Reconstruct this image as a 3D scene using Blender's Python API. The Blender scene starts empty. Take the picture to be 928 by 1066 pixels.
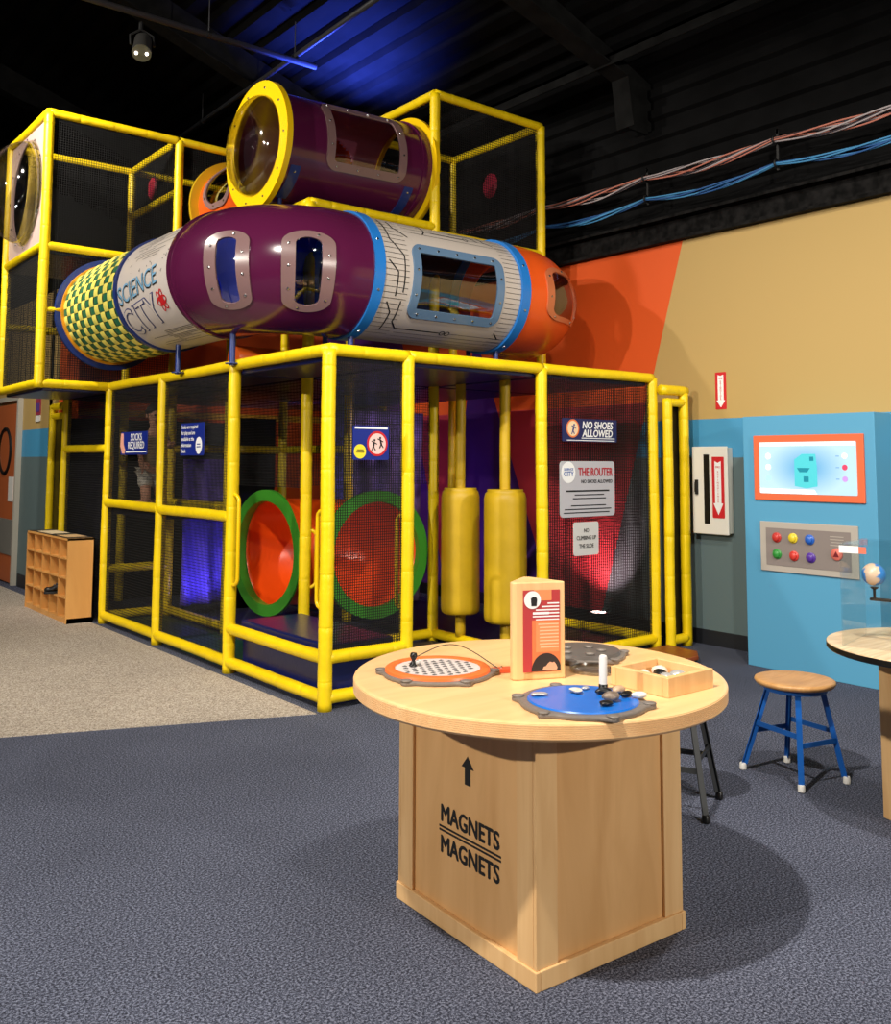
import bpy, bmesh, math, random
from mathutils import Vector as V, Matrix
random.seed(7)
sc = bpy.context.scene
COL = sc.collection
PI = math.pi

# ------------------------------------------------------------------ materials
def lin(c):
    return tuple((x/255/12.92) if x/255 <= .04045 else ((x/255+.055)/1.055)**2.4 for x in c)
MATS = {}
def mat(name, rgb, rough=.5, metal=0., bump=0., bscale=60., var=0., vscale=8., spec=.5, coat=0., emit=None, estr=0.):
    if name in MATS: return MATS[name]
    m = bpy.data.materials.new(name); m.use_nodes = True
    nt = m.node_tree; b = nt.nodes['Principled BSDF']
    c = lin(rgb)
    b.inputs['Base Color'].default_value = (*c, 1)
    b.inputs['Roughness'].default_value = rough
    b.inputs['Metallic'].default_value = metal
    b.inputs['Specular IOR Level'].default_value = spec
    b.inputs['Coat Weight'].default_value = coat
    if emit:
        b.inputs['Emission Color'].default_value = (*lin(emit), 1); b.inputs['Emission Strength'].default_value = estr
    if var or bump:
        tc = nt.nodes.new('ShaderNodeTexCoord')
    if var:
        n = nt.nodes.new('ShaderNodeTexNoise'); n.inputs['Scale'].default_value = vscale; n.inputs['Detail'].default_value = 6
        nt.links.new(tc.outputs['Object'], n.inputs['Vector'])
        mx = nt.nodes.new('ShaderNodeMix'); mx.data_type = 'RGBA'
        mx.inputs[6].default_value = (*[x*(1-var) for x in c], 1); mx.inputs[7].default_value = (*[min(1, x*(1+var)) for x in c], 1)
        rmp = nt.nodes.new('ShaderNodeMapRange'); rmp.inputs[1].default_value = .35; rmp.inputs[2].default_value = .65
        nt.links.new(n.outputs['Fac'], rmp.inputs[0]); nt.links.new(rmp.outputs[0], mx.inputs[0])
        nt.links.new(mx.outputs[2], b.inputs['Base Color'])
    if bump:
        n2 = nt.nodes.new('ShaderNodeTexNoise'); n2.inputs['Scale'].default_value = bscale; n2.inputs['Detail'].default_value = 4
        nt.links.new(tc.outputs['Object'], n2.inputs['Vector'])
        bp = nt.nodes.new('ShaderNodeBump'); bp.inputs['Strength'].default_value = bump; bp.inputs['Distance'].default_value = .01
        nt.links.new(n2.outputs['Fac'], bp.inputs['Height']); nt.links.new(bp.outputs['Normal'], b.inputs['Normal'])
    MATS[name] = m; return m

def clear_mat(name, tint=(235, 235, 235), gloss=.08, rough=.03, fac=.6):
    if name in MATS: return MATS[name]
    m = bpy.data.materials.new(name); m.use_nodes = True; nt = m.node_tree
    nt.nodes.clear()
    o = nt.nodes.new('ShaderNodeOutputMaterial'); t = nt.nodes.new('ShaderNodeBsdfTransparent'); g = nt.nodes.new('ShaderNodeBsdfGlossy')
    t.inputs[0].default_value = (*lin(tint), 1); g.inputs['Roughness'].default_value = rough
    lw = nt.nodes.new('ShaderNodeLayerWeight'); lw.inputs[0].default_value = .25
    ad = nt.nodes.new('ShaderNodeMath'); ad.operation = 'MULTIPLY_ADD'; ad.inputs[1].default_value = fac; ad.inputs[2].default_value = gloss; ad.use_clamp = True
    mx = nt.nodes.new('ShaderNodeMixShader')
    nt.links.new(lw.outputs['Facing'], ad.inputs[0]); nt.links.new(ad.outputs[0], mx.inputs[0])
    nt.links.new(t.outputs[0], mx.inputs[1]); nt.links.new(g.outputs[0], mx.inputs[2]); nt.links.new(mx.outputs[0], o.inputs[0])
    MATS[name] = m; return m

def wood_mat(name, a, b, scale=(1, 1, 10), rough=.45, dist=2.0, wave=5.0):
    if name in MATS: return MATS[name]
    m = bpy.data.materials.new(name); m.use_nodes = True; nt = m.node_tree; bs = nt.nodes['Principled BSDF']
    tc = nt.nodes.new('ShaderNodeTexCoord'); mp = nt.nodes.new('ShaderNodeMapping'); mp.inputs['Scale'].default_value = scale
    n = nt.nodes.new('ShaderNodeTexNoise'); n.inputs['Scale'].default_value = wave; n.inputs['Detail'].default_value = 8; n.inputs['Distortion'].default_value = dist
    cr = nt.nodes.new('ShaderNodeValToRGB')
    cr.color_ramp.elements[0].position = .32; cr.color_ramp.elements[1].position = .7
    cr.color_ramp.elements[0].color = (*lin(a), 1); cr.color_ramp.elements[1].color = (*lin(b), 1)
    nt.links.new(tc.outputs['Object'], mp.inputs[0]); nt.links.new(mp.outputs[0], n.inputs['Vector']); nt.links.new(n.outputs['Fac'], cr.inputs[0])
    nt.links.new(cr.outputs[0], bs.inputs['Base Color']); bs.inputs['Roughness'].default_value = rough
    MATS[name] = m; return m

def speckle_mat(name, cols, scale, rough=.95, bump=.35, big=.15):
    m = bpy.data.materials.new(name); m.use_nodes = True; nt = m.node_tree; bs = nt.nodes['Principled BSDF']
    tc = nt.nodes.new('ShaderNodeTexCoord')
    n = nt.nodes.new('ShaderNodeTexNoise'); n.inputs['Scale'].default_value = scale; n.inputs['Detail'].default_value = 3; n.inputs['Roughness'].default_value = .8
    cr = nt.nodes.new('ShaderNodeValToRGB'); e = cr.color_ramp.elements
    e[0].position = .40; e[1].position = .61; e[0].color = (*lin(cols[0]), 1); e[1].color = (*lin(cols[2]), 1)
    k = e.new(.5); k.color = (*lin(cols[1]), 1)
    nt.links.new(tc.outputs['Object'], n.inputs['Vector']); nt.links.new(n.outputs['Fac'], cr.inputs[0])
    n2 = nt.nodes.new('ShaderNodeTexNoise'); n2.inputs['Scale'].default_value = 1.3; n2.inputs['Detail'].default_value = 5
    nt.links.new(tc.outputs['Object'], n2.inputs['Vector'])
    mr = nt.nodes.new('ShaderNodeMapRange'); mr.inputs[3].default_value = 1-big; mr.inputs[4].default_value = 1+big; mr.inputs[1].default_value = .3; mr.inputs[2].default_value = .7
    nt.links.new(n2.outputs['Fac'], mr.inputs[0])
    vm = nt.nodes.new('ShaderNodeVectorMath'); vm.operation = 'SCALE'
    nt.links.new(cr.outputs[0], vm.inputs[0]); nt.links.new(mr.outputs[0], vm.inputs['Scale']); nt.links.new(vm.outputs[0], bs.inputs['Base Color'])
    bp = nt.nodes.new('ShaderNodeBump'); bp.inputs['Strength'].default_value = bump; bp.inputs['Distance'].default_value = .006
    nt.links.new(n.outputs['Fac'], bp.inputs['Height']); nt.links.new(bp.outputs['Normal'], bs.inputs['Normal'])
    bs.inputs['Roughness'].default_value = rough; bs.inputs['Specular IOR Level'].default_value = .1
    return m

# painted wall: bands by height, a slanted orange field, purple shapes deeper in
def wall_paint(name, diag=True):
    m = bpy.data.materials.new(name); m.use_nodes = True; nt = m.node_tree; bs = nt.nodes['Principled BSDF']
    bs.inputs['Roughness'].default_value = .6
    tc = nt.nodes.new('ShaderNodeTexCoord'); sx = nt.nodes.new('ShaderNodeSeparateXYZ'); nt.links.new(tc.outputs['Object'], sx.inputs[0])
    def math_(op, a, b, c=None):
        n = nt.nodes.new('ShaderNodeMath'); n.operation = op
        for i, v in enumerate((a, b, c)):
            if v is None: continue
            if isinstance(v, (int, float)): n.inputs[i].default_value = v
            else: nt.links.new(v, n.inputs[i])
        return n.outputs[0]
    def mix(f, a, b):
        n = nt.nodes.new('ShaderNodeMix'); n.data_type = 'RGBA'; nt.links.new(f, n.inputs[0])
        for i, v in ((6, a), (7, b)):
            if isinstance(v, tuple): n.inputs[i].default_value = (*lin(v), 1)
            else: nt.links.new(v, n.inputs[i])
        return n.outputs[2]
    Y, Z = sx.outputs[1], sx.outputs[2]
    c = mix(math_('GREATER_THAN', Z, 1.545), (92, 110, 112), (66, 145, 188))
    c = mix(math_('GREATER_THAN', Z, 1.868), c, (182, 152, 92))
    if diag == 'left':
        f = math_('LESS_THAN', math_('MULTIPLY_ADD', Z, .02, Y), 10.80)
        c = mix(f, c, (226, 92, 22))
    elif diag:
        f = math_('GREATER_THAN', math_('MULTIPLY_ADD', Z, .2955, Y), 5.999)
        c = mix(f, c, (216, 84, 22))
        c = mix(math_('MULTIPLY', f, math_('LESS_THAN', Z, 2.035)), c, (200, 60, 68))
        f1 = math_('GREATER_THAN', math_('MULTIPLY_ADD', Z, -.42, Y), 6.55)
        f2 = math_('LESS_THAN', math_('MULTIPLY_ADD', Z, .18, Y), 8.3)
        c = mix(math_('MULTIPLY', f1, f2), c, (70, 28, 120))
        f3 = math_('GREATER_THAN', math_('MULTIPLY_ADD', Z, -.3, Y), 8.25)
        c = mix(f3, c, (92, 40, 130))
    nt.links.new(c, bs.inputs['Base Color'])
    return m

YEL = mat('yellow_vinyl', (240, 206, 6), .42, bump=.25, bscale=35, var=.06, vscale=5)
YELD = mat('yellow_vinyl_bag', (198, 162, 18), .5, bump=.12, bscale=8, var=.08, vscale=5)
YELP = mat('yellow_plastic', (245, 200, 10), .3)
NET = mat('black_net_cord', (12, 12, 13), .9)
PURP = mat('purple_plastic', (84, 23, 60), .18, coat=.3)
ORANGE = mat('orange_plastic', (226, 88, 28), .25)
ORANGED = mat('orange_tunnel_plastic', (232, 78, 14), .3)
GREENP = mat('green_plastic', (58, 140, 40), .35)
BLUER = mat('light_blue_plastic', (36, 118, 200), .3)
NAVYP = mat('navy_plastic', (30, 52, 120), .35)
NAVYV = mat('navy_vinyl', (16, 26, 82), .3, bump=.15, bscale=30)
DECKC = mat('dark_deck_vinyl', (24, 28, 60), .5)
CLEAR = clear_mat('clear_window')
SMOKE = clear_mat('smoked_window', (190, 185, 185), .06)
DOME = clear_mat('clear_dome', (226, 224, 226), .07, .05)
ACRY = clear_mat('clear_acrylic', (250, 252, 252), .012, .02, .22)
WFRAME = mat('clear_grey_window_frame', (128, 100, 100), .25)
STEEL = mat('bright_steel', (200, 200, 200), .25, 1.)
BLACK = mat('black_metal', (14, 14, 15), .5)
BLACKP = mat('black_plastic', (10, 10, 11), .35)
CEIL = mat('black_ceiling_paint', (15, 15, 16), .9, spec=.12, var=.3, vscale=3)
BEAMC = mat('black_beam_paint', (21, 21, 21), .8, spec=.15, var=.4, vscale=6)
PIPEC = mat('dark_grey_pipe', (58, 58, 62), .5)
WHITE = mat('white_paint', (225, 223, 218), .45)
PRINTW = mat('white_print', (235, 235, 235), .6)
INK = mat('black_ink', (16, 15, 15), .7)
NAVYS = mat('navy_sign_face', (22, 40, 130), .4)
REDP = mat('red_print', (196, 30, 38), .5)
BIRCH = wood_mat('birch_plywood', (208, 158, 100), (226, 178, 120), (1, 1, .18), .42, 1.5, 6)
BIRCHL = wood_mat('birch_board', (222, 176, 120), (236, 194, 138), (3, 3, .25), .42, 1.0, 6)
TOPW = wood_mat('birch_tabletop', (236, 186, 130), (243, 198, 144), (.35, 3, 1), .3, 1.2, 5)
SHELFW = wood_mat('maple_shelf_wood', (206, 146, 76), (222, 164, 92), (1, 1, .2), .45, 1.2, 5)
STOOLW = wood_mat('stool_seat_wood', (192, 140, 84), (214, 164, 106), (1, 6, 1), .4, 1.2, 6)
PALEW = wood_mat('pale_laminate', (214, 180, 140), (238, 212, 176), (.7, 6, 1), .4, 1.4, 5)
REDWOOD = wood_mat('red_brown_wood', (128, 58, 26), (160, 78, 34), (1, 5, 1), .4, 1.2, 6)
CARPET = speckle_mat('blue_grey_carpet', ((35, 37, 47), (71, 75, 91), (122, 127, 147)), 125, big=.12)
BEIGE = speckle_mat('beige_carpet', ((122, 111, 100), (172, 160, 147), (206, 197, 184)), 110, big=.08)

# ------------------------------------------------------------------ object helpers
def thing(name, label, cat, loc=(0, 0, 0), group=None):
    o = bpy.data.objects.new(name, None); COL.objects.link(o); o.location = loc
    o.empty_display_size = .1
    o['label'] = label; o['category'] = cat
    if group: o['group'] = group
    return o
def tag(o, label, cat, group=None, kind=None):
    o['label'] = label; o['category'] = cat
    if group: o['group'] = group
    if kind: o['kind'] = kind
    return o
def root_loc(p):
    while p.parent: p = p.parent
    return V(p.location)

class MB:
    def __init__(s): s.v = []; s.f = []; s.m = []; s.mi = 0
    def add(s, vs, fs):
        k = len(s.v); s.v += [tuple(x) for x in vs]
        for f in fs: s.f.append(tuple(i+k for i in f)); s.m.append(s.mi)
        return s
    def box(s, a, b, ang=0, piv=None):
        x0, y0, z0 = a; x1, y1, z1 = b
        vs = [V((x, y, z)) for z in (z0, z1) for y in (y0, y1) for x in (x0, x1)]
        if ang:
            pv = V(piv) if piv else V(((x0+x1)/2, (y0+y1)/2, 0)); R = Matrix.Rotation(ang, 3, 'Z')
            vs = [R @ (v-pv)+pv for v in vs]
        return s.add(vs, [(0, 2, 3, 1), (4, 5, 7, 6), (0, 1, 5, 4), (2, 6, 7, 3), (0, 4, 6, 2), (1, 3, 7, 5)])
    def obox(s, o, ux, uy, uz):
        o, ux, uy, uz = V(o), V(ux), V(uy), V(uz)
        vs = [o+ux*i+uy*j+uz*k for k in (0, 1) for j in (0, 1) for i in (0, 1)]
        return s.add(vs, [(0, 2, 3, 1), (4, 5, 7, 6), (0, 1, 5, 4), (2, 6, 7, 3), (0, 4, 6, 2), (1, 3, 7, 5)])
    def prism(s, poly, o, ux, uy, uz):
        o, ux, uy, uz = V(o), V(ux), V(uy), V(uz); n = len(poly)
        vs = [o+ux*p[0]+uy*p[1] for p in poly]+[o+ux*p[0]+uy*p[1]+uz for p in poly]
        fs = [tuple(range(n))[::-1], tuple(range(n, 2*n))]+[(i, (i+1) % n, n+(i+1) % n, n+i) for i in range(n)]
        return s.add(vs, fs)
    def tube(s, pts, r, n=10, caps=True, closed=False):
        pts = [V(p) for p in pts]; m = len(pts)
        rs = r if isinstance(r, (list, tuple)) else [r]*m
        T = []
        for i in range(m):
            if closed: t = pts[(i+1) % m]-pts[i-1]
            else: t = pts[min(i+1, m-1)]-pts[max(i-1, 0)]
            T.append(t.normalized())
        a = V((0, 0, 1)) if abs(T[0].z) < .9 else V((1, 0, 0))
        N = (a-T[0]*a.dot(T[0])).normalized(); vs = []
        for i in range(m):
            N = (N-T[i]*N.dot(T[i])).normalized(); B = T[i].cross(N)
            for k in range(n):
                c = 2*PI*k/n; vs.append(pts[i]+(N*math.cos(c)+B*math.sin(c))*rs[i])
        fs = []
        for i in range(m if closed else m-1):
            j = (i+1) % m
            for k in range(n): fs.append((i*n+k, i*n+(k+1) % n, j*n+(k+1) % n, j*n+k))
        if caps and not closed: fs += [tuple(range(n))[::-1], tuple(range((m-1)*n, m*n))]
        return s.add(vs, fs)
    def lathe(s, prof, o, axis=(0, 0, 1), n=32, closed=False):
        o = V(o); A = V(axis).normalized(); a = V((0, 0, 1)) if abs(A.z) < .9 else V((1, 0, 0))
        U = (a-A*a.dot(A)).normalized(); W = A.cross(U); m = len(prof); vs = []
        for r, h in prof:
            for k in range(n):
                c = 2*PI*k/n; vs.append(o+A*h+(U*math.cos(c)+W*math.sin(c))*max(r, 1e-5))
        fs = []
        for i in range(m if closed else m-1):
            j = (i+1) % m
            for k in range(n): fs.append((i*n+k, i*n+(k+1) % n, j*n+(k+1) % n, j*n+k))
        if not closed:
            if prof[0][0] > 1e-4: fs.append(tuple(range(n))[::-1])
            if prof[-1][0] > 1e-4: fs.append(tuple(range((m-1)*n, m*n)))
        return s.add(vs, fs)
    def build(s, name, mats, parent=None, smooth=False, bevel=0, solid=0, sub=0, loc=None):
        me = bpy.data.meshes.new(name)
        off = root_loc(parent) if parent else V(loc if loc else (0, 0, 0))
        me.from_pydata([tuple(V(v)-off) for v in s.v], [], s.f)
        mats = mats if isinstance(mats, (list, tuple)) else [mats]
        for m in mats: me.materials.append(m)
        if len(mats) > 1: me.polygons.foreach_set('material_index', s.m)
        bm = bmesh.new(); bm.from_mesh(me); bmesh.ops.recalc_face_normals(bm, faces=bm.faces[:]); bm.to_mesh(me); bm.free()
        if smooth:
            me.polygons.foreach_set('use_smooth', [True]*len(me.polygons))
            if smooth != 'all': me.set_sharp_from_angle(angle=math.radians(40))
        me.update()
        o = bpy.data.objects.new(name, me); COL.objects.link(o)
        if parent: o.parent = parent
        else: o.location = off
        if solid:
            md = o.modifiers.new('thickness', 'SOLIDIFY'); md.thickness = solid; md.offset = -1
        if bevel:
            md = o.modifiers.new('bevel', 'BEVEL'); md.width = bevel; md.segments = 2; md.limit_method = 'ANGLE'
        if sub:
            md = o.modifiers.new('sub', 'SUBSURF'); md.levels = sub; md.render_levels = sub
        return o

def structure(o): o['kind'] = 'structure'; return o

def text_geo(txt, size, bold=0., align='CENTER', space=1.0):
    cu = bpy.data.curves.new('t', 'FONT'); cu.body = txt; cu.size = size; cu.align_x = align; cu.align_y = 'CENTER'
    cu.offset = bold*size; cu.resolution_u = 3; cu.space_line = space
    o = bpy.data.objects.new('t', cu); COL.objects.link(o)
    dg = bpy.context.evaluated_depsgraph_get(); dg.update()
    me = bpy.data.meshes.new_from_object(o.evaluated_get(dg))
    vs = [tuple(v.co) for v in me.vertices]; fs = [tuple(p.vertices) for p in me.polygons]
    bpy.data.objects.remove(o); bpy.data.curves.remove(cu); bpy.data.meshes.remove(me)
    return vs, fs
def write(name, txt, size, m, parent, o, ux, uy=(0, 0, 1), bold=0., align='CENTER', sx=1., lift=.002, space=1.0, shear=0.):
    o, ux, uy = V(o), V(ux).normalized(), V(uy).normalized(); n = ux.cross(uy)
    vs, fs = text_geo(txt, size, 0, align, space); fat = bold*size*1.1
    mb = MB()
    for i, (dx, dy) in enumerate(((0, 0), (-1, 0), (1, 0), (0, .7), (0, -.7)) if fat > 0 else ((0, 0),)):
        mb.add([o+ux*((x+shear*y)*sx+dx*fat)+uy*(y+dy*fat)+n*(lift+i*.00004) for x, y, z in vs], fs)
    return mb.build(name, m, parent)
def rrect(w, h, r, n=5):
    P = []
    for cx, cy, a0 in ((w/2-r, h/2-r, 0), (-w/2+r, h/2-r, 90), (-w/2+r, -h/2+r, 180), (w/2-r, -h/2+r, 270)):
        for i in range(n+1):
            a = math.radians(a0+90*i/n); P.append((cx+r*math.cos(a), cy+r*math.sin(a)))
    return P
def disc(r, n=28, cx=0, cy=0, ry=None):
    return [(cx+r*math.cos(2*PI*i/n), cy+(ry or r)*math.sin(2*PI*i/n)) for i in range(n)]
def plate(name, poly, th, m, parent, o, ux, uy=(0, 0, 1), lift=0., bevel=0):
    ux, uy = V(ux).normalized(), V(uy).normalized(); n = ux.cross(uy)
    mb = MB(); mb.prism(poly, V(o)+n*lift, ux, uy, n*th)
    return mb.build(name, m, parent, bevel=bevel)
def bars(name, rows, m, parent, o, ux, uy=(0, 0, 1), lift=.0015, h=.006):
    """lines of print too small to read: (x0, x1, y) each"""
    o, ux, uy = V(o), V(ux).normalized(), V(uy).normalized(); n = ux.cross(uy); mb = MB()
    for x0, x1, y in rows:
        mb.add([o+ux*a+uy*(y+b)+n*lift for a, b in ((x0, -h/2), (x1, -h/2), (x1, h/2), (x0, h/2))], [(0, 1, 2, 3)])
    return mb.build(name, m, parent)
def RX(*a): return V((1, 0, 0))
FX, FY = V((1, 0, 0)), V((0, -1, 0))     # reading direction on faces that look to -Y, and on faces that look to -X

def foam(name, a, b, r, parent, m=YEL, seams=True):
    a, b = V(a), V(b); L = (b-a).length; n = max(2, int(L/.045)); pts = []; rs = []
    ph = random.uniform(0, 6); s0 = random.uniform(.15, .3)
    side = (b-a).cross(V((.3, .5, .8))).normalized(); s2 = (b-a).cross(side).normalized()
    for i in range(n+1):
        t = i/n; w = math.sin(PI*t)
        pts.append(a+(b-a)*t+side*(.003*w*math.sin(t*L*3+ph))+s2*(.003*w*math.cos(t*L*2.3+ph)))
        rr = r*(1+random.uniform(-.025, .025))
        rs.append(rr)
    if seams:
        P2, R2 = [], []
        k = s0; step = .32
        cuts = []
        while k < L-.08: cuts.append(k/L); k += step
        d = .004/L
        ev = sorted([(i/n, rs[i], 0) for i in range(n+1)]+[(c+e, r*q, 1) for c in cuts for e, q in ((-d, 1.), (0, .965), (d, 1.))])
        for t, q, _ in ev:
            w = math.sin(PI*t); P2.append(a+(b-a)*t+side*(.003*w*math.sin(t*L*3+ph))+s2*(.003*w*math.cos(t*L*2.3+ph))); R2.append(q)
        keepP, keepR = [P2[0]], [R2[0]]
        for p, q in zip(P2[1:], R2[1:]):
            if (p-keepP[-1]).length > .0015: keepP.append(p); keepR.append(q)
        pts, rs = keepP, keepR
    mb = MB(); mb.tube(pts, rs, 14)
    return mb.build(name, m, parent, smooth='all')

def net(name, o, u, v, parent, cell=.022, r=.00165):
    """a knotless net: every cord is a thin square tube"""
    o, u, v = V(o), V(u), V(v); nu, nv = int(u.length/cell), int(v.length/cell); n = u.cross(v).normalized()
    ud, vd = u.normalized(), v.normalized(); mb = MB()
    def cord(a, b, w):
        vs = []
        for p in (a, b):
            vs += [p+w*r+n*r, p-w*r+n*r, p-w*r-n*r, p+w*r-n*r]
        mb.add(vs, [(0, 1, 5, 4), (1, 2, 6, 5), (2, 3, 7, 6), (3, 0, 4, 7)])
    for i in range(nu+1):
        a = o+u*(i/nu); cord(a, a+v, ud)
    for j in range(nv+1):
        a = o+v*(j/nv); cord(a, a+u, vd)
    return mb.build(name, NET, parent)

# ------------------------------------------------------------------ camera
cam_d = bpy.data.cameras.new('camera'); cam = bpy.data.objects.new('camera', cam_d); COL.objects.link(cam)
f, cy, pitch, roll, yaw = 975.0, 398.2, .0847, .0033, .6781
cam_d.sensor_fit = 'VERTICAL'; cam_d.sensor_height = 24; cam_d.lens = f/1066*24
cam_d.shift_y = -(533-cy)/1066
fw = V((math.sin(yaw)*math.cos(pitch), math.cos(yaw)*math.cos(pitch), math.sin(pitch)))
rt = V((math.cos(yaw), -math.sin(yaw), 0)); up = rt.cross(fw)
cr, sr = math.cos(roll), math.sin(roll)
rt, up = rt*cr+up*sr, -rt*sr+up*cr
M = Matrix((( *rt, ), ( *up, ), ( *(-fw), ))).transposed().to_4x4(); M.translation = V((0, 0, 1.5))
cam.matrix_world = M; cam_d.clip_end = 100
sc.camera = cam

# ------------------------------------------------------------------ the setting
mb = MB(); mb.box((-12, -8, -.12), (14, 24, 0)); structure(mb.build('floor', CARPET))
mb = MB(); mb.prism([(3.0, 4.94), (3.0, 8.9), (3.0, 14.5), (-9, 14.5), (-9, 9.75), (1.4, 5.59)][::-1], (0, 0, 0), (1, 0, 0), (0, 1, 0), (0, 0, .004))
structure(mb.build('floor_beige_carpet', BEIGE))
WX = 6.677
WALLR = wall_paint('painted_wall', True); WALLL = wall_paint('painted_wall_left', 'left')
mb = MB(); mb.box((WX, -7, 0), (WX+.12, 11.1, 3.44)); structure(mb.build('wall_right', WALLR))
mb = MB(); mb.box((3.16, 10.98, 0), (WX, 11.1, 3.44)); structure(mb.build('wall_back', mat('orange_wall_paint', (226, 92, 22), .6)))
mb = MB(); mb.box((3.3, 10.97, 2.02), (WX, 10.9798, 2.10)); structure(mb.build('trim_2', mat('amber_band_paint', (230, 170, 40), .6)))
mb = MB(); mb.box((3.16, 10.46, 0), (3.28, 20, 3.44)); structure(mb.build('wall_left', WALLL))
BASEB = mat('dark_baseboard', (24, 26, 32), .5)
mb = MB(); mb.box((WX-.012, -7, 0), (WX-.0002, 11.0, .12)); structure(mb.build('baseboard_right', BASEB))
mb = MB(); mb.box((3.148, 10.5, 0), (3.1598, 12.1, .15)); structure(mb.build('baseboard_left', BASEB))
# upper siding above the painted wall: horizontal ribs
mb = MB(); z = 3.44; prof = []
while z < 5.3:
    prof += [(6.98, z), (6.98, z+.09), (6.93, z+.11), (6.93, z+.18)]; z += .2
n = len(prof)
mb.add([(x, -7, z) for x, z in prof]+[(x, 16, z) for x, z in prof], [(i, i+1, n+i+1, n+i) for i in range(n-1)])
structure(mb.build('wall_upper_siding', CEIL, solid=.01))
# ledge beam along the wall top, with flange
mb = MB(); mb.box((6.60, -7, 3.44), (6.93, 16, 3.47)); mb.box((6.74, -7, 3.47), (6.77, 16, 3.66)); mb.box((6.64, -7, 3.66), (6.9, 16, 3.685))
structure(mb.build('trim_1', mat('worn_black_beam', (17, 16, 16), .85, var=.9, vscale=14, spec=.15)))
# roof deck: ribs along Y, falling toward the right wall
SL = .34
mb = MB(); prof = []; x = 7.0
while x > -9:
    for dx, dz in ((0, 0), (.10, 0), (.13, .06), (.23, .06)): prof.append((x-dx, 5.1+(7.0-(x-dx))*SL+dz))
    x -= .26
n = len(prof)
mb.add([(x, -7, z) for x, z in prof]+[(x, 24, z) for x, z in prof], [(i, n+i, n+i+1, i+1) for i in range(n-1)])
structure(mb.build('ceiling', CEIL, solid=.008))
def ztop(x): return 5.1+(7.0-x)*SL
for i, y in enumerate((-1.4, 2.05, 5.55, 9.05, 12.5)):
    mb = MB()
    # tapered frame: column on the wall, haunch and rafter
    poly = [(6.98, 4.6), (6.98, 5.1), (-8, ztop(-8)-.02), (-8, ztop(-8)-.35), (4.6, ztop(4.6)-.36), (6.55, 5.06), (6.62, 4.6)]
    mb.prism(poly, (0, y+.01, 0), (1, 0, 0), (0, 0, 1), (0, -.02, 0))
    lo = [(6.62, 4.6), (6.55, 5.06), (4.6, ztop(4.6)-.36), (-8, ztop(-8)-.35)]
    for a, b in zip(lo[:-1], lo[1:]):
        d = V((b[0]-a[0], 0, b[1]-a[1])).normalized(); nn = V((-d.z, 0, d.x))
        mb.obox((a[0], y-.1, a[1]), V((b[0]-a[0], 0, b[1]-a[1])), (0, .2, 0), nn*.015)
    structure(mb.build('ceiling_rafter', BEAMC))
mb = MB(); mb.box((6.30, -7, 5.17), (6.42, 16, 5.2)); mb.box((6.30, -7, 5.09), (6.315, 16, 5.2)); structure(mb.build('ceiling_purlin', BEAMC))
# far dark walls so the hall is closed
DARKW = mat('dark_hall_paint', (26, 26, 28), .8)
mb = MB(); mb.box((-9.2, 19.9, 0), (3.2, 20, 12)); structure(mb.build('wall_far', DARKW))
mb = MB(); mb.box((3.0, 15.9, 3.44), (7, 16, 7)); structure(mb.build('wall_far_upper', DARKW))

# far left door with its trim, sign and papers
dr = thing('door_1', 'orange brown door behind the white edge at far left', 'door', (3.14, 12.7, 0)); structure(dr)
mb = MB(); mb.box((3.12, 12.27, .02), (3.159, 13.2, 2.2)); mb.build('door_leaf', mat('orange_door', (176, 92, 48), .5), dr)
mb = MB(); mb.box((3.10, 12.16, 0), (3.159, 12.22, 2.24)); mb.box((3.10, 13.25, 0), (3.159, 13.31, 2.24)); mb.box((3.10, 12.16, 2.24), (3.159, 13.31, 2.30))
mb.build('door_frame', mat('pale_trim', (180, 176, 164), .5), dr)
mb = MB(); mb.tube([(3.115, 12.75+.28*math.cos(a), 1.62+.28*math.sin(a)) for a in [i*PI/16 for i in range(32)]], .022, 6, closed=True)
tag(mb.build('wreath_emblem', BLACK, loc=(3.115, 12.75, 1.62)), 'round black emblem on the orange door at far left', 'emblem')
mb = MB(); mb.box((3.112, 12.3, 1.0), (3.119, 12.52, 1.3)); tag(mb.build('notice_sheet', WHITE, loc=(3.119, 12.4, 1.15)), 'white notice sheet on the orange door below the round emblem', 'notice')
mb = MB(); mb.box((3.108, 12.28, .35), (3.119, 13.1, .78)); tag(mb.build('vent_grille', mat('grey_grille', (120, 118, 112), .5), loc=(3.119, 12.6, .35)), 'grey grille low on the orange door at far left', 'grille')

# small picture on the left wall
s = thing('wall_card', 'red and purple card above the blue stripe of the left wall', 'sign', (3.159, 11.48, 2.08))
plate('card_face', rrect(.17, .30, .01, 2), .012, mat('card_red', (150, 50, 70), .5), s, (3.159, 11.5, 2.18), FY)
plate('card_band', rrect(.15, .10, .01, 2), .004, mat('card_purple', (90, 60, 130), .5), s, (3.147, 11.5, 2.12), FY)
plate('card_foot', rrect(.17, .07, .01, 2), .013, WHITE, s, (3.159, 11.5, 1.99), FY)

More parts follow.
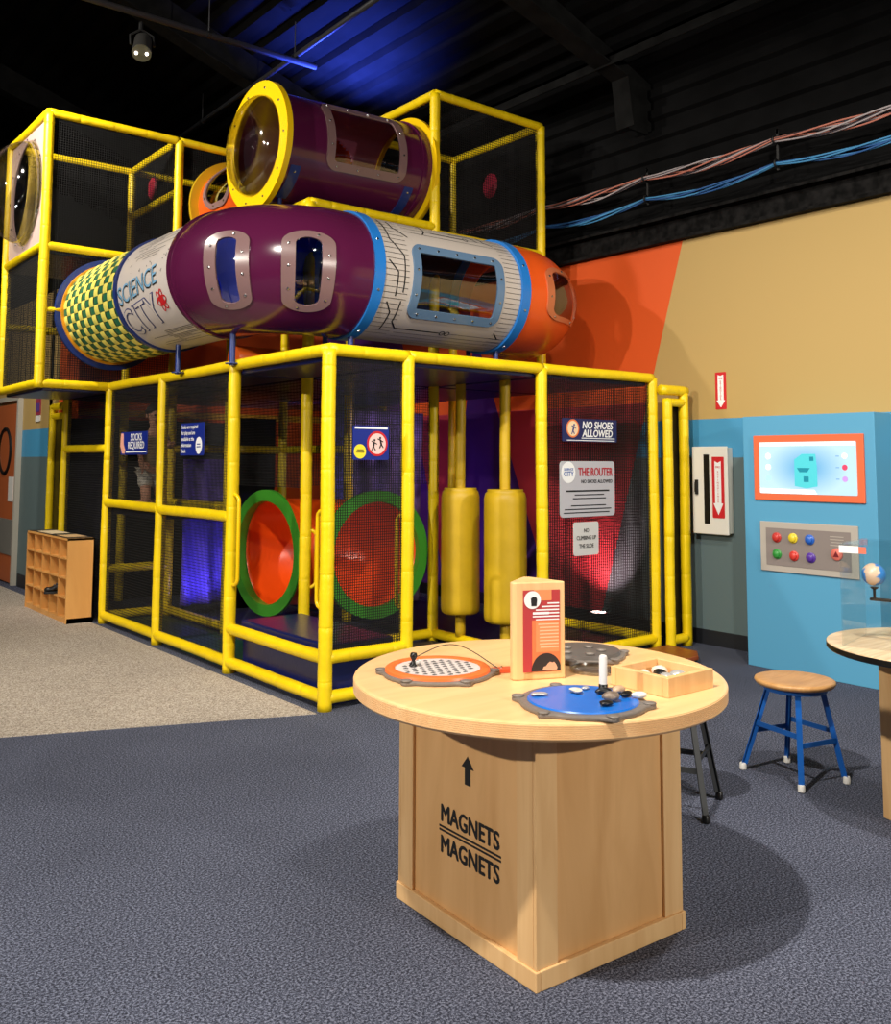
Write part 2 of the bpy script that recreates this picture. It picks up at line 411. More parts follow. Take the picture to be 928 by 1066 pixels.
# ------------------------------------------------------------------ play structure
PS = thing('play_structure', 'tall climbing frame of yellow padded posts with black nets in front of the orange wall', 'play structure', (3.08, 4.98, 0))
R1, R2 = .045, .040
GX = [3.08, 3.69, 4.93, 6.22]; GY = [4.98, 6.28, 7.60, 8.88, 10.18]
Z0, Z1, Z2, Z3 = .075, 2.2, 3.47, 4.72
def post(x, y, z0, z1, r=R1): return foam('foam_post', (x, y, z0), (x, y, z1), r, PS)
def rail(a, b, r=R2): return foam('foam_rail', a, b, r, PS)
for x in GX:
    for y in GY:
        if (x, y) in ((6.22, 10.18),): continue
        post(x, y, 0, Z1 if not (x in (4.93, 6.22) and y in (6.28, 7.6)) and not (x == 3.69 and y > 8) and not (x == 4.93 and y > 8) else Z3)
for y in (8.88, 10.18): post(2.43, y, 2.16, Z3)
post(3.69, 6.28, Z1, Z2+.06); post(3.69, 7.6, Z1, Z2+.06)
# top-of-first-floor rails
for x in GX: rail((x, 4.98, Z1), (x, 10.18, Z1))
for y in GY:
    for a, b in zip(GX[:-1], GX[1:]): rail((a, y, Z1), (b, y, Z1))
# first floor rails near the ground
for a, b in zip(GY[:-2], GY[1:-1]): rail((3.08, a, Z0), (3.08, b, Z0))
rail((3.08, 4.98, .31), (3.08, 6.28, .31)); rail((3.08, 4.98, .31), (3.69, 4.98, .31)); rail((3.08, 4.98, Z0), (3.69, 4.98, Z0))
rail((3.08, 6.28, 1.10), (3.08, 7.6, 1.10)); rail((3.08, 7.6, 1.11), (3.08, 8.88, 1.11)); rail((3.08, 8.88, 1.62), (3.08, 10.18, 1.62))
rail((3.69, 6.28, Z0), (4.93, 6.28, Z0)); rail((4.93, 4.98, Z0), (4.93, 6.28, Z0)); rail((4.93, 4.98, Z0), (6.22, 4.98, Z0)); rail((6.22, 4.98, Z0), (6.22, 6.28, Z0))
rail((3.08, 8.88, Z0), (3.69, 8.88, Z0)); rail((3.69, 7.6, Z0), (3.69, 8.88, Z0)); rail((3.08, 8.88, .5), (3.69, 8.88, .5)); rail((3.69, 7.6, 1.1), (3.69, 8.88, 1.1))
rail((3.69, 8.88, 1.62), (4.93, 8.88, 1.62)); rail((4.93, 7.6, 1.62), (4.93, 8.88, 1.62))
# upper left cabin
for z in (Z1, Z2, Z3):
    rail((2.43, 8.88, z), (3.69, 8.88, z)); rail((2.43, 10.18, z), (3.69, 10.18, z)); rail((2.43, 8.88, z), (2.43, 10.18, z))
    if z > 3:
        rail((3.69, 8.88, z), (4.93, 8.88, z)); rail((3.69, 10.18, z), (4.93, 10.18, z)); rail((3.69, 8.88, z), (3.69, 10.18, z)); rail((4.93, 8.88, z), (4.93, 10.18, z))
rail((2.43, 10.18, 2.85), (3.69, 10.18, 2.85)); rail((3.69, 8.88, 4.20), (3.69, 10.18, 4.20)); rail((2.43, 8.88, 2.88), (2.6, 8.86, 2.88), .022)
# upper right cabin
for z in (Z2, Z3):
    for y in (6.28, 7.6): rail((4.93, y, z), (6.22, y, z))
    for x in (4.93, 6.22): rail((x, 6.28, z), (x, 7.6, z))
rail((3.69, 6.28, Z2+.06), (4.93, 6.28, Z2+.06)); rail((3.69, 6.28, Z2+.06), (3.69, 7.6, Z2+.06)); rail((3.69, 7.6, Z2+.06), (4.93, 7.6, Z2+.06))
# narrow end frames against the walls
post(6.285, 4.875, 0, 2.03, .040); post(6.50, 4.875, 0, 2.08, .042)
rail((6.22, 4.89, 2.10), (6.53, 4.875, 2.10), .042); rail((6.285, 4.875, 2.0), (6.50, 4.875, 2.0), .036); rail((6.27, 4.875, .07), (6.50, 4.875, .07), .038)
post(3.07, 10.62, 0, 2.1, .042); rail((3.07, 10.18, 2.08), (3.07, 10.62, 2.08), .04); rail((3.07, 10.18, 1.98), (3.07, 10.62, 1.98), .036)
mb = MB(); mb.box((6.30, 4.92, .08), (6.49, 4.94, 2.0)); mb.build('end_panel', BLACKP, PS)
mb = MB(); mb.box((3.09, 10.2, .08), (3.11, 10.6, 2.0)); mb.build('end_panel', BLACKP, PS)
# decks (vinyl pads), one for every bay
def deck(x0, x1, y0, y1, z, m=NAVYV, th=.06):
    mb = MB(); mb.box((x0+.035, y0+.035, z-th), (x1-.035, y1-.035, z)); mb.build('deck_pad', m, PS, bevel=.012)
for a, b in zip(GX[:-1], GX[1:]):
    for c, d in zip(GY[:-1], GY[1:]): deck(a, b, c, d, Z1-.005)
deck(2.43, 3.08, 8.88, 10.18, Z1-.005)
for c in ((3.69, 4.93, 6.28, 7.6), (4.93, 6.22, 6.28, 7.6), (2.43, 3.69, 8.88, 10.18), (3.69, 4.93, 8.88, 10.18)): deck(*c, Z2-.005)
deck(3.08, 3.69, 7.6, 8.88, 1.07, DECKC); deck(3.69, 4.93, 7.6, 8.88, 1.07, DECKC)
# nets
def netp(o, u, v): net('safety_net', o, u, v, PS)
e = .06
netp((3.08, 6.28, 1.12), (0, 1.32, 0), (0, 0, 1.06)); netp((3.08, 6.28, .08), (0, 1.32, 0), (0, 0, 1.02))
netp((3.08, 7.6, 1.12), (0, 1.28, 0), (0, 0, 1.06)); netp((3.08, 7.6, .08), (0, 1.28, 0), (0, 0, 1.02))
netp((3.08, 8.88, .08), (0, 1.3, 0), (0, 0, 2.1))
net('safety_net', (3.08, 4.98, .33), (.61, 0, 0), (0, 0, 1.85), PS, .016, .0020); netp((4.93, 4.98, .09), (1.29, 0, 0), (0, 0, 2.1)); netp((6.22, 4.98, .09), (0, 1.3, 0), (0, 0, 2.1))
netp((3.69, 6.28, 1.3), (0, 1.3, 0), (0, 0, .88)); netp((3.69, 6.28, 1.32), (1.24, 0, 0), (0, 0, .86))
netp((2.43, 8.88, Z1), (1.26, 0, 0), (0, 0, 1.26)); netp((2.43, 8.88, Z2), (1.26, 0, 0), (0, 0, 1.25)); netp((2.43, 8.88, Z1), (0, 1.3, 0), (0, 0, 1.26))
netp((2.43, 10.18, Z2), (1.26, 0, 0), (0, 0, 1.25)); netp((2.43, 10.18, Z1), (1.26, 0, 0), (0, 0, 1.26)); netp((3.69, 8.88, Z2), (0, 1.3, 0), (0, 0, 1.25)); netp((3.69, 8.88, Z2), (1.24, 0, 0), (0, 0, 1.25))
netp((4.93, 6.28, Z2), (1.29, 0, 0), (0, 0, 1.25)); netp((6.22, 6.28, Z2), (0, 1.32, 0), (0, 0, 1.25)); netp((4.93, 7.6, Z2), (1.29, 0, 0), (0, 0, 1.25))
# grab handles
def handle(x, y, z0, z1, d=(0, -.075, 0)):
    d = V(d); p = V((x, y, 0)); P = []
    P.append(p+V((0, 0, z1)))
    for i in range(5):
        a = i/4*PI/2; P.append(p+d*(.4+.6*math.sin(a))+V((0, 0, z1-.045*(1-math.cos(a)))))
    for i in range(5):
        a = i/4*PI/2; P.append(p+d*(.4+.6*math.cos(a))+V((0, 0, z0+.045*(1-math.sin(a)))))
    P.append(p+V((0, 0, z0)))
    mb = MB(); mb.tube(P, .014, 8); mb.build('grab_handle', YELP, PS, smooth='all')
handle(3.08, 6.28, .62, 1.26, (0, -.11, 0)); handle(3.08, 4.98, .60, 1.20, (0, .11, 0)); handle(3.69, 6.28, .55, .98, (.07, -.05, 0)); handle(3.69, 4.98, .55, 1.15, (-.03, .075, 0))

# clear bubble window panel on the left cabin
bw = thing('bubble_window', 'clear domed bubble in a pale square panel on the left cabin end', 'window', (2.43, 9.53, Z2))
cyb, czb = 9.53, 4.09; mb = MB(); N = 64
inner = [(.50*math.cos(2*PI*i/N), .50*math.sin(2*PI*i/N)) for i in range(N)]
outer = []
for x, y in inner:
    k = max(abs(x)/.60, abs(y)/.58); outer.append((x/k, y/k))
vs = [(2.425, cyb+a, czb+b) for a, b in inner]+[(2.425, cyb+a, czb+b) for a, b in outer]
mb.add(vs, [(i, (i+1) % N, N+(i+1) % N, N+i) for i in range(N)])
mb.build('panel', mat('pale_pink_panel', (205, 178, 170), .35), bw, solid=.012)
mb = MB(); mb.lathe([(.52, 0), (.50, .015)]+[(.50*math.cos(i/14*PI/2), .015+.36*math.sin(i/14*PI/2)) for i in range(15)], (2.42, cyb, czb), (-1, 0, 0), 48)
mb.build('dome', DOME, bw, smooth='all')
for i in range(12):
    a = 2*PI*i/12; mb = MB(); mb.lathe([(.012, 0), (.009, .007), (0, .009)], (2.411, cyb+.535*math.cos(a), czb+.535*math.sin(a)), (-1, 0, 0), 8); mb.build('bolt', STEEL, bw, smooth=True)

# red targets inside the cabins
for (x, y, z, lab) in ((3.70, 9.59, 4.40, 'red oval pad hanging inside the upper left cabin'), (6.215, 7.0, 4.31, 'pinkish red oval pad hanging in the upper right cabin')):
    mb = MB(); mb.lathe([(0, -.02), (.08, -.018), (.10, 0), (.08, .018), (0, .02)], (0, 0, 0), (1, 0, 0), 24)
    mb.v = [(x+a, y+b*1.1, z+c*1.3) for a, b, c in mb.v]
    tag(mb.build('oval_pad', mat('dark_red_pad', (158, 28, 56), .4), loc=(x, y, z)), lab, 'pad')

# ------------------------------------------------------------------ crawl tubes
class Path:
    """plan path of straight runs and arcs at one height; S(s, v, r) is a point on the tube skin"""
    def __init__(s, p, h, z, segs, dz=0.):
        s.seg = []; p = V((p[0], p[1])); a = h; s.z = z; s.dz = dz; t = 0
        for k in segs:
            if k[0] == 'L': s.seg.append((t, k[1], 'L', p.copy(), a, 0)); p = p+V((math.cos(a), math.sin(a)))*k[1]; t += k[1]
            else:
                R, turn = k[1], k[2]; L = R*abs(turn); sg = 1 if turn > 0 else -1
                s.seg.append((t, L, 'A', p.copy(), a, R*sg))
                c = p+V((-math.sin(a), math.cos(a)))*R*sg; a2 = a+turn
                p = c-V((-math.sin(a2), math.cos(a2)))*R*sg; a = a2; t += L
        s.L = t
    def c(s, t):
        for g in s.seg:
            if t <= g[0]+g[1]+1e-6: break
        u = t-g[0]; p, a = g[3], g[4]
        if g[2] == 'L': q = p+V((math.cos(a), math.sin(a)))*u
        else:
            R = g[5]; c = p+V((-math.sin(a), math.cos(a)))*R; a = a+u/R; q = c-V((-math.sin(a), math.cos(a)))*R
        return V((q.x, q.y, s.z+s.dz*t)), V((math.cos(a), math.sin(a), 0))
    def S(s, t, v, r):
        C, T = s.c(t); side = V((T.y, -T.x, 0)); d = side*math.cos(v)+V((0, 0, math.sin(v)))
        return C+d*r
def winshape(hs, hv, k, n=56):
    """rounded window outline in (along, around) metres; k = corner radius"""
    P = rrect(2*hs, 2*hv, k, n//4-1); Q = []; m = n//4
    for i, p in enumerate(P):
        Q.append(p)
        if i % m == m-1:
            q = P[(i+1) % len(P)]; Q += [(p[0]+(q[0]-p[0])*j/12, p[1]+(q[1]-p[1])*j/12) for j in range(1, 12)]
    return Q
def inside(x, y, hs, hv, k):
    ax, ay = abs(x), abs(y)
    if ax > hs or ay > hv: return False
    if ax > hs-k and ay > hv-k: return (ax-hs+k)**2+(ay-hv+k)**2 <= k*k
    return True
def skin(P, name, s0, s1, r, m, parent, wins=(), th=.012, nv=120, ds=.022, inner=None):
    ns = max(2, int((s1-s0)/ds)); mb = MB(); vs = []
    for i in range(ns+1):
        for k in range(nv): vs.append(P.S(s0+(s1-s0)*i/ns, 2*PI*k/nv, r))
    fs = []
    for i in range(ns):
        for k in range(nv):
            sm = s0+(s1-s0)*(i+.5)/ns; vm = 2*PI*(k+.5)/nv
            if vm > PI: vm -= 2*PI
            if any(inside(sm-w[0], ((vm-w[1]+PI) % (2*PI)-PI)*r, w[2], w[3], w[4]) for w in wins): continue
            fs.append((i*nv+k, i*nv+(k+1) % nv, (i+1)*nv+(k+1) % nv, (i+1)*nv+k))
    mb.add(vs, fs); o = mb.build(name, m, parent, smooth='all', solid=th)
    if inner: o.data.materials.append(inner); o.modifiers['thickness'].material_offset = 1
    return o
def window(P, parent, w, r, fw_=.045, pane=CLEAR, bolts=10, dome=0., fm=WFRAME, fin=.022):
    s, v, hs, hv, k = w
    n = 56; A = winshape(hs-fin, hv-fin, max(.012, k-fin)); B = winshape(hs+fw_, hv+fw_, k+fw_); n = len(A)
    mp = lambda p, d: P.S(s+p[0], v+p[1]/r, r+d)
    mb = MB(); L = [[mp(p, -.004) for p in A], [mp(p, .012) for p in A], [mp(p, .014) for p in B], [mp(p, -.002) for p in B]]
    vs = sum(L, []); fs = []
    for j in range(4):
        for i in range(n): fs.append((j*n+i, j*n+(i+1) % n, ((j+1) % 4)*n+(i+1) % n, ((j+1) % 4)*n+i))
    mb.add(vs, fs); fr = mb.build('window', fm, parent, smooth=True)
    mb = MB(); vs = []; K = 8
    for j in range(K+1):
        q = j/K; vs += [mp((p[0]*q, p[1]*q), .004+dome*(1-q*q)) for p in A]
    fs = [(j*n+i, j*n+(i+1) % n, (j+1)*n+(i+1) % n, (j+1)*n+i) for j in range(K) for i in range(n)]
    mb.add(vs, fs); mb.build('pane', pane, fr, smooth='all')
    Mi = winshape(hs+(fw_-fin)/2, hv+(fw_-fin)/2, k+(fw_-fin)/2); n = len(Mi)
    D = [0]
    for i in range(n): D.append(D[-1]+math.dist(Mi[i], Mi[(i+1) % n]))
    for b in range(bolts):
        d = D[-1]*(b+.5)/bolts; i = max(j for j in range(n) if D[j] <= d); u = (d-D[i])/max(1e-6, D[i+1]-D[i])
        p = (Mi[i][0]+(Mi[(i+1) % n][0]-Mi[i][0])*u, Mi[i][1]+(Mi[(i+1) % n][1]-Mi[i][1])*u)
        a = mp(p, .012); q = mp(p, .03); mb = MB(); mb.lathe([(.011, 0), (.009, .006), (0, .008)], a, q-a, 8); mb.build('bolt', STEEL, fr, smooth=True)
    return fr
def collar(P, name, s0, s1, ra, rb, m, parent, nv=64):
    mb = MB(); n = max(1, int((s1-s0)/.03)); rings = []
    for i in range(n+1): rings.append((s0+(s1-s0)*i/n, rb))
    for i in range(n+1): rings.append((s1-(s1-s0)*i/n, ra))
    vs = [P.S(s, 2*PI*k/nv, r) for s, r in rings for k in range(nv)]; R = len(rings)
    mb.add(vs, [(i*nv+k, i*nv+(k+1) % nv, ((i+1) % R)*nv+(k+1) % nv, ((i+1) % R)*nv+k) for i in range(R) for k in range(nv)])
    return mb.build(name, m, parent, smooth=True)
def stripe(P, pts, w, r, mb, step=.02):
    """a thin printed line on the skin through (along, angle) points"""
    Q = [pts[0]]
    for a, b in zip(pts[:-1], pts[1:]):
        n = max(1, int(math.hypot(b[0]-a[0], (b[1]-a[1])*r)/step))
        Q += [(a[0]+(b[0]-a[0])*i/n, a[1]+(b[1]-a[1])*i/n) for i in range(1, n+1)]
    vs = []
    for i, p in enumerate(Q):
        a, b = Q[max(0, i-1)], Q[min(len(Q)-1, i+1)]
        dx, dy = b[0]-a[0], (b[1]-a[1])*r; l = math.hypot(dx, dy) or 1; nx, ny = -dy/l*w/2, dx/l*w/2
        vs += [P.S(p[0]+nx, p[1]+ny/r, r+.0022), P.S(p[0]-nx, p[1]-ny/r, r+.0022)]
    mb.add(vs, [(2*i, 2*i+1, 2*i+3, 2*i+2) for i in range(len(Q)-1)])
def wraptext(P, name, txt, size, m, parent, s, v, r, bold=0., rot=0., lift=.004, sx=1., hollow=False):
    vs, fs = text_geo(txt, size, bold)
    c, n = math.cos(rot), math.sin(rot); bm = bmesh.new(); vv = [bm.verts.new((x*sx, y, 0)) for x, y, z in vs]
    for q in fs:
        try: bm.faces.new([vv[i] for i in q])
        except ValueError: pass
    bmesh.ops.triangulate(bm, faces=bm.faces[:]); bmesh.ops.subdivide_edges(bm, edges=[e for e in bm.edges if e.calc_length() > .03], cuts=2)
    bmesh.ops.triangulate(bm, faces=bm.faces[:]); bm.verts.ensure_lookup_table(); bm.verts.index_update()
    mb = MB(); mb.add([P.S(s+(w.co.x*c-w.co.y*n), v+(w.co.x*n+w.co.y*c)/r, r+lift) for w in bm.verts], [[w.index for w in q.verts] for q in bm.faces])
    bm.free(); return mb.build(name, m, parent)

RT = .46; D_ = math.radians
LT = thing('crawl_tube', 'long bent tube of woven, white, purple and orange sections above the yellow frame', 'crawl tube', (3.06, 8.88, 2.3))
LP = Path((3.06, 8.88), -PI/2, 2.88, [('L', 2.53), ('A', .5, PI/2), ('L', 1.8), ('A', .45, PI/2)])
# woven section
mb = MB(); mb.mi = 0; nv = 96; ns = 28; s0, s1 = .05, 1.42; rw = lambda s: .445+.012*math.sin(PI*(s-s0)/(s1-s0))
vs = [LP.S(s0+(s1-s0)*i/ns, 2*PI*k/nv, rw(s0+(s1-s0)*i/ns)) for i in range(ns+1) for k in range(nv)]
mb.add(vs, [(i*nv+k, i*nv+(k+1) % nv, (i+1)*nv+(k+1) % nv, (i+1)*nv+k) for i in range(ns) for k in range(nv)])
NR = 13; NB = 19; dr_ = (s1-s0)/NR
for i in range(NR):
    sa, sb = s0+dr_*i+.004, s0+dr_*(i+1)-.004; off = (i % 2)*.5+ (i//2 % 2)*.0
    for j in range(NB):
        for part, (u0, u1), mi in ((0, (0., .55), 1), (1, (.585, .965), 2)):
            mb.mi = mi; a0 = 2*PI*(j+off+u0)/NB; a1 = 2*PI*(j+off+u1)/NB; K = 4 if part == 0 else 2; vs = []
            for q in range(K+1):
                a = a0+(a1-a0)*q/K; h = .010+ (.007*math.sin(PI*q/K) if part == 0 else 0)
                vs += [LP.S(sa, a, rw(sa)+h*.6), LP.S((sa+sb)/2, a, rw(sa)+h), LP.S(sb, a, rw(sb)+h*.6)]
            fs = []
            for q in range(K): fs += [(3*q, 3*q+1, 3*q+4, 3*q+3), (3*q+1, 3*q+2, 3*q+5, 3*q+4)]
            vs2 = [LP.S(sa, a0, rw(sa)), LP.S(sb, a0, rw(sb)), LP.S(sa, a1, rw(sa)), LP.S(sb, a1, rw(sb))]
            mb.add(vs, fs)
mb.build('woven_section', [mat('dark_weave_base', (14, 36, 34), .6), mat('yellow_weave', (236, 222, 104), .5), mat('green_weave', (30, 104, 74), .5)], LT)
collar(LP, 'end_flange', -.005, .03, .44, .525, NAVYP, LT); collar(LP, 'inner_flange', .03, .055, .44, .475, mat('amber_plastic', (222, 150, 30), .35), LT)
WHITEP = mat('white_tube_plastic', (206, 196, 190), .35)
skin(LP, 'printed_section', 1.42, 2.50, RT, WHITEP, LT)
collar(LP, 'navy_band', 1.40, 1.455, RT-.02, RT+.018, NAVYP, LT)
PALEB = mat('pale_blue_print', (120, 170, 205), .5)
wraptext(LP, 'lettering', 'SCIENCE', .205, INK, LT, 1.86, D_(-7), RT, .008, D_(6), .0035)
wraptext(LP, 'lettering', 'SCIENCE', .205, PALEB, LT, 1.87, D_(-6), RT, -.004, D_(6), .006)
wraptext(LP, 'lettering', 'CITY', .33, NAVYP, LT, 1.80, D_(-37), RT, .022, D_(6), .0035)
wraptext(LP, 'lettering', 'CITY', .33, WHITEP, LT, 1.80, D_(-37), RT, -.004, D_(6), .0065)
mb = MB()
for a in range(3):
    c = D_(60*a+10); stripe(LP, [(2.27+.085*math.cos(t)*math.cos(c)-.03*math.sin(t)*math.sin(c), D_(-26)+(.085*math.cos(t)*math.sin(c)+.03*math.sin(t)*math.cos(c))/RT) for t in [i*PI/12 for i in range(25)]], .012, RT+.002, mb)
stripe(LP, [(2.24, D_(-26)), (2.30, D_(-26))], .05, RT+.002, mb)
mb.build('red_star_print', REDP, LT)
mb = MB()
for i in range(22):
    a = D_(-56-1.9*i) if i < 12 else D_(20+3*(i-12)); x0 = 1.62+random.uniform(0, .4) if i > 2 else 1.95
    stripe(LP, [(x0, a), (min(2.47, x0+random.uniform(.25, .8)), a)], .004, RT, mb)
for i in range(40):
    s_, a = random.uniform(1.5, 2.45), D_(random.uniform(-5, 85)); stripe(LP, [(s_, a), (s_+random.uniform(-.03, .03), a+random.uniform(-.05, .05))], .006, RT, mb)
mb.build('line_print', INK, LT)
# purple section with two slot windows
w1 = (2.828, D_(-12), .062, .270, .062); w2 = (3.12, D_(-12), .062, .275, .062)
w1 = (2.828, D_(-11), .055, .245, .055); w2 = (3.125, D_(-12), .062, .255, .062)
skin(LP, 'purple_section', 2.50, 3.46, RT+.008, PURP, LT, [w1, w2], inner=mat('blue_liner', (30, 56, 190), .35))
for w in (w1, w2): window(LP, LT, w, RT+.008, .034, CLEAR, 8, 0, fin=.015)
collar(LP, 'purple_rim', 2.49, 2.53, RT-.01, RT+.02, PURP, LT)
collar(LP, 'blue_ring', 3.45, 3.535, RT-.02, RT+.022, BLUER, LT)
wr = (4.24, D_(-7), .395, .235, .04)
CIRC = mat('pale_grey_printed_plastic', (190, 180, 172), .35)
skin(LP, 'circuit_section', 3.53, 4.885, RT, CIRC, LT, [wr], inner=mat('slate_liner', (40, 48, 66), .35))
window(LP, LT, wr, RT, .05, CLEAR, 14, 0, mat('blue_grey_window_frame', (92, 120, 150), .25))
mb = MB()
for L in ([(3.62, 62), (3.62, 30), (3.72, 14), (3.72, -20)], [(3.70, 60), (3.70, 48), (3.80, 36)], [(3.60, -30), (3.66, -40), (3.66, -62)], [(3.72, -28), (3.72, -50), (3.78, -58), (4.2, -58)],
          [(4.02, 75), (4.02, 52), (3.98, 46)], [(4.08, 52), (4.4, 52)], [(4.62, 66), (4.62, 54), (4.70, 48)], [(4.72, -50), (4.80, -58)], [(3.58, 8), (3.66, -2), (3.66, -24)], [(4.3, 60), (4.5, 60), (4.56, 52)]):
    stripe(LP, [(a, D_(b)) for a, b in L], .011, RT, mb)
for (s_, a) in ((4.23, -58), (4.28, -58), (4.43, 52)):
    stripe(LP, [(s_+.022*math.cos(t), D_(a)+.022*math.sin(t)/RT) for t in [i*PI/6 for i in range(13)]], .008, RT, mb)
for i in range(26):
    a = D_(62-5.2*i)
    stripe(LP, [(3.55, a), (3.76, a)], .0035, RT, mb); stripe(LP, [(4.71, a), (4.88, a)], .0035, RT, mb)
for i in range(5): stripe(LP, [(3.8, D_(-58-6*i)), (4.86, D_(-58-6*i))], .0035, RT, mb); stripe(LP, [(3.8, D_(45+7*i)), (4.86, D_(45+7*i))], .0035, RT, mb)
mb.build('circuit_print', INK, LT)
collar(LP, 'blue_ring', 4.875, 4.965, RT-.02, RT+.022, BLUER, LT)
for s_ in (3.49, 4.92):
    for a in range(8):
        v = D_(45*a-20); p = LP.S(s_, v, RT+.021); q = LP.S(s_, v, RT+.05); mb = MB(); mb.lathe([(.012, 0), (.009, .006), (0, .008)], p, q-p, 8); mb.build('bolt', STEEL, LT, smooth=True)
wo = (5.33, D_(3), .16, .20, .07)
skin(LP, 'orange_elbow', 4.96, LP.L, RT+.006, ORANGE, LT, [wo])
window(LP, LT, wo, RT+.006, .03, CLEAR, 8, .03, mat('orange_tinted_frame', (196, 110, 70), .25), fin=.012)
for s_, nm in ((1.75, 0), (2.66, 0), (3.49, 0), (4.92, 0)):   # support posts under the tube
    C, T = LP.c(s_); sd = V((T.y, -T.x, 0))
    for d in ((.06,) if s_ < 3 else (.1, -.25)):
        p = C+sd*d; mb = MB(); zt = 2.88-math.sqrt(RT**2-d*d)+.01
        mb.tube([(p.x, p.y, 2.19), (p.x, p.y, zt)], .022, 10); mb.lathe([(.05, 0), (.05, .008)], (p.x, p.y, 2.2), n=12); mb.build('support_post', NAVYP, LT, smooth=True)

# upper purple tube
UT = thing('crawl_tube', 'short purple tube on top, one yellow ring with a clear dome facing left', 'crawl tube', (4.2, 6.70, 3.5))
UP = Path((3.46, 6.72), 0, 4.04, [('L', 1.46)], .030)
wu = (.76, D_(12), .34, .27, .05)
skin(UP, 'purple_section', 0, 1.46, RT, PURP, UT, [wu, (.85, PI, .37, .37, .37)], inner=mat('mauve_liner', (196, 116, 146), .35))
window(UP, UT, wu, RT, .05, SMOKE, 12, 0)
collar(UP, 'yellow_ring', -.03, .02, .40, .525, YELP, UT); collar(UP, 'yellow_ring', 1.43, 1.47, .43, .52, YELP, UT)
collar(UP, 'purple_rim', 1.33, 1.36, RT-.01, RT+.012, PURP, UT)
mb = MB(); C, T = UP.c(0)
mb.lathe([(.43, .02)]+[(.41*math.cos(i/12*PI/2), .03+.17*math.sin(i/12*PI/2)) for i in range(13)], C, (-1, 0, 0), 40); mb.build('dome', DOME, UT, smooth='all')
for a in range(10):
    v = D_(36*a); p = UP.S(-.03, v, .465); mb = MB(); mb.lathe([(.011, 0), (.009, .006), (0, .008)], p, (-1, 0, 0), 8); mb.build('bolt', STEEL, UT, smooth=True)
for s_ in (.12, 1.22):
    for sg in (-1, ):
        mb = MB(); P_ = [UP.S(s_+.09*u, D_(-30-i*5), RT+.006) for i in range(9) for u in (-.5, .5)]; Q_ = [UP.S(s_+.09*u, D_(-30-i*5), RT-.01) for i in range(9) for u in (-.5, .5)]
        vs = P_+Q_; fs = []
        for i in range(8): fs += [(2*i, 2*i+1, 2*i+3, 2*i+2), (18+2*i, 18+2*i+2, 18+2*i+3, 18+2*i+1), (2*i, 2*i+2, 18+2*i+2, 18+2*i), (2*i+1, 18+2*i+1, 18+2*i+3, 2*i+3)]
        fs += [(0, 18, 19, 1), (16, 17, 35, 34)]
        mb.add(vs, fs); st = mb.build('mounting_strap', NAVYP, UT, smooth=True)
        p = UP.S(s_, D_(-36), RT+.005); q = UP.S(s_, D_(-36), RT+.03); mb = MB(); mb.lathe([(.011, 0), (.009, .006), (0, .008)], p, q-p, 8); mb.build('bolt', STEEL, st, smooth=True)
        p = UP.S(s_, D_(-72), RT-.01); mb = MB(); mb.tube([(p.x, p.y, Z2+.0), p], .02, 8); mb.build('support_post', NAVYP, UT, smooth=True)

# orange tube coming out of the middle cabin behind it
OT = thing('crawl_tube', 'orange tube with a smoked oval window, tucked behind the purple dome tube', 'crawl tube', (4.31, 8.88, 3.6))
OP = Path((4.31, 8.86), -PI/2, 4.10, [('L', 1.72)])
wq = (.46, D_(22), .30, .25, .22)
skin(OP, 'orange_section', 0, 1.72, .42, ORANGE, OT, [wq])
window(OP, OT, wq, .42, .035, SMOKE, 8, 0)
collar(OP, 'yellow_ring', -.03, .02, .40, .51, YELD, OT)

# ------------------------------------------------------------------ entrance bay
TU = thing('tunnel', 'orange tunnel with two round green mouths at the entrance bay, behind the yellow posts', 'tunnel', (3.9, 6.7, .26))
TP = Path((3.72, 6.89), 0, .765, [('A', .61, -PI/2)])
skin(TP, 'tunnel_wall', 0, TP.L, .43, ORANGED, TU, th=.015)
collar(TP, 'green_mouth', -.05, .0, .415, .505, GREENP, TU); collar(TP, 'green_mouth', TP.L, TP.L+.0001, .415, .505, GREENP, TU) if False else None
C, T = TP.c(TP.L); mb = MB(); mb.lathe([(.415, 0), (.505, 0), (.505, .05), (.415, .05)], C, (0, -1, 0), 56, closed=True); mb.build('green_mouth', GREENP, TU, smooth=True)
# padded step
st = thing('padded_step', 'dark blue padded platform inside the entrance bay behind the yellow bars', 'step', (3.4, 5.6, 0))
mb = MB(); mb.box((3.14, 5.04, .30), (3.635, 6.22, .372)); mb.build('top_pad', NAVYV, st, bevel=.012)
mb = MB(); mb.box((3.15, 5.05, .0), (3.62, 6.21, .298)); mb.build('step_body', NAVYV, st, bevel=.01)
# green and blue floor mats
for x0, x1, y0, y1, m, lab in ((3.13, 3.64, 6.33, 7.56, mat('green_mat', (24, 84, 60), .5), 'green floor mat between the entrance bay and the first mesh panel'), (3.13, 3.64, 7.64, 8.84, mat('dark_green_mat', (18, 60, 50), .5), 'dark green floor mat inside the farthest mesh bay'),
                          (3.75, 4.88, 5.03, 6.22, mat('dark_blue_mat', (22, 24, 52), .5), 'dark blue floor mat in front of the right green tunnel mouth'), (4.98, 6.17, 5.03, 8.8, mat('navy_mat', (20, 20, 44), .5), 'navy floor mat behind the padded rollers')):
    mb = MB(); mb.box((x0, y0, 0), (x1, y1, .03)); tag(mb.build('floor_mat', m, bevel=.008, loc=(x0, y0, 0)), lab, 'mat')
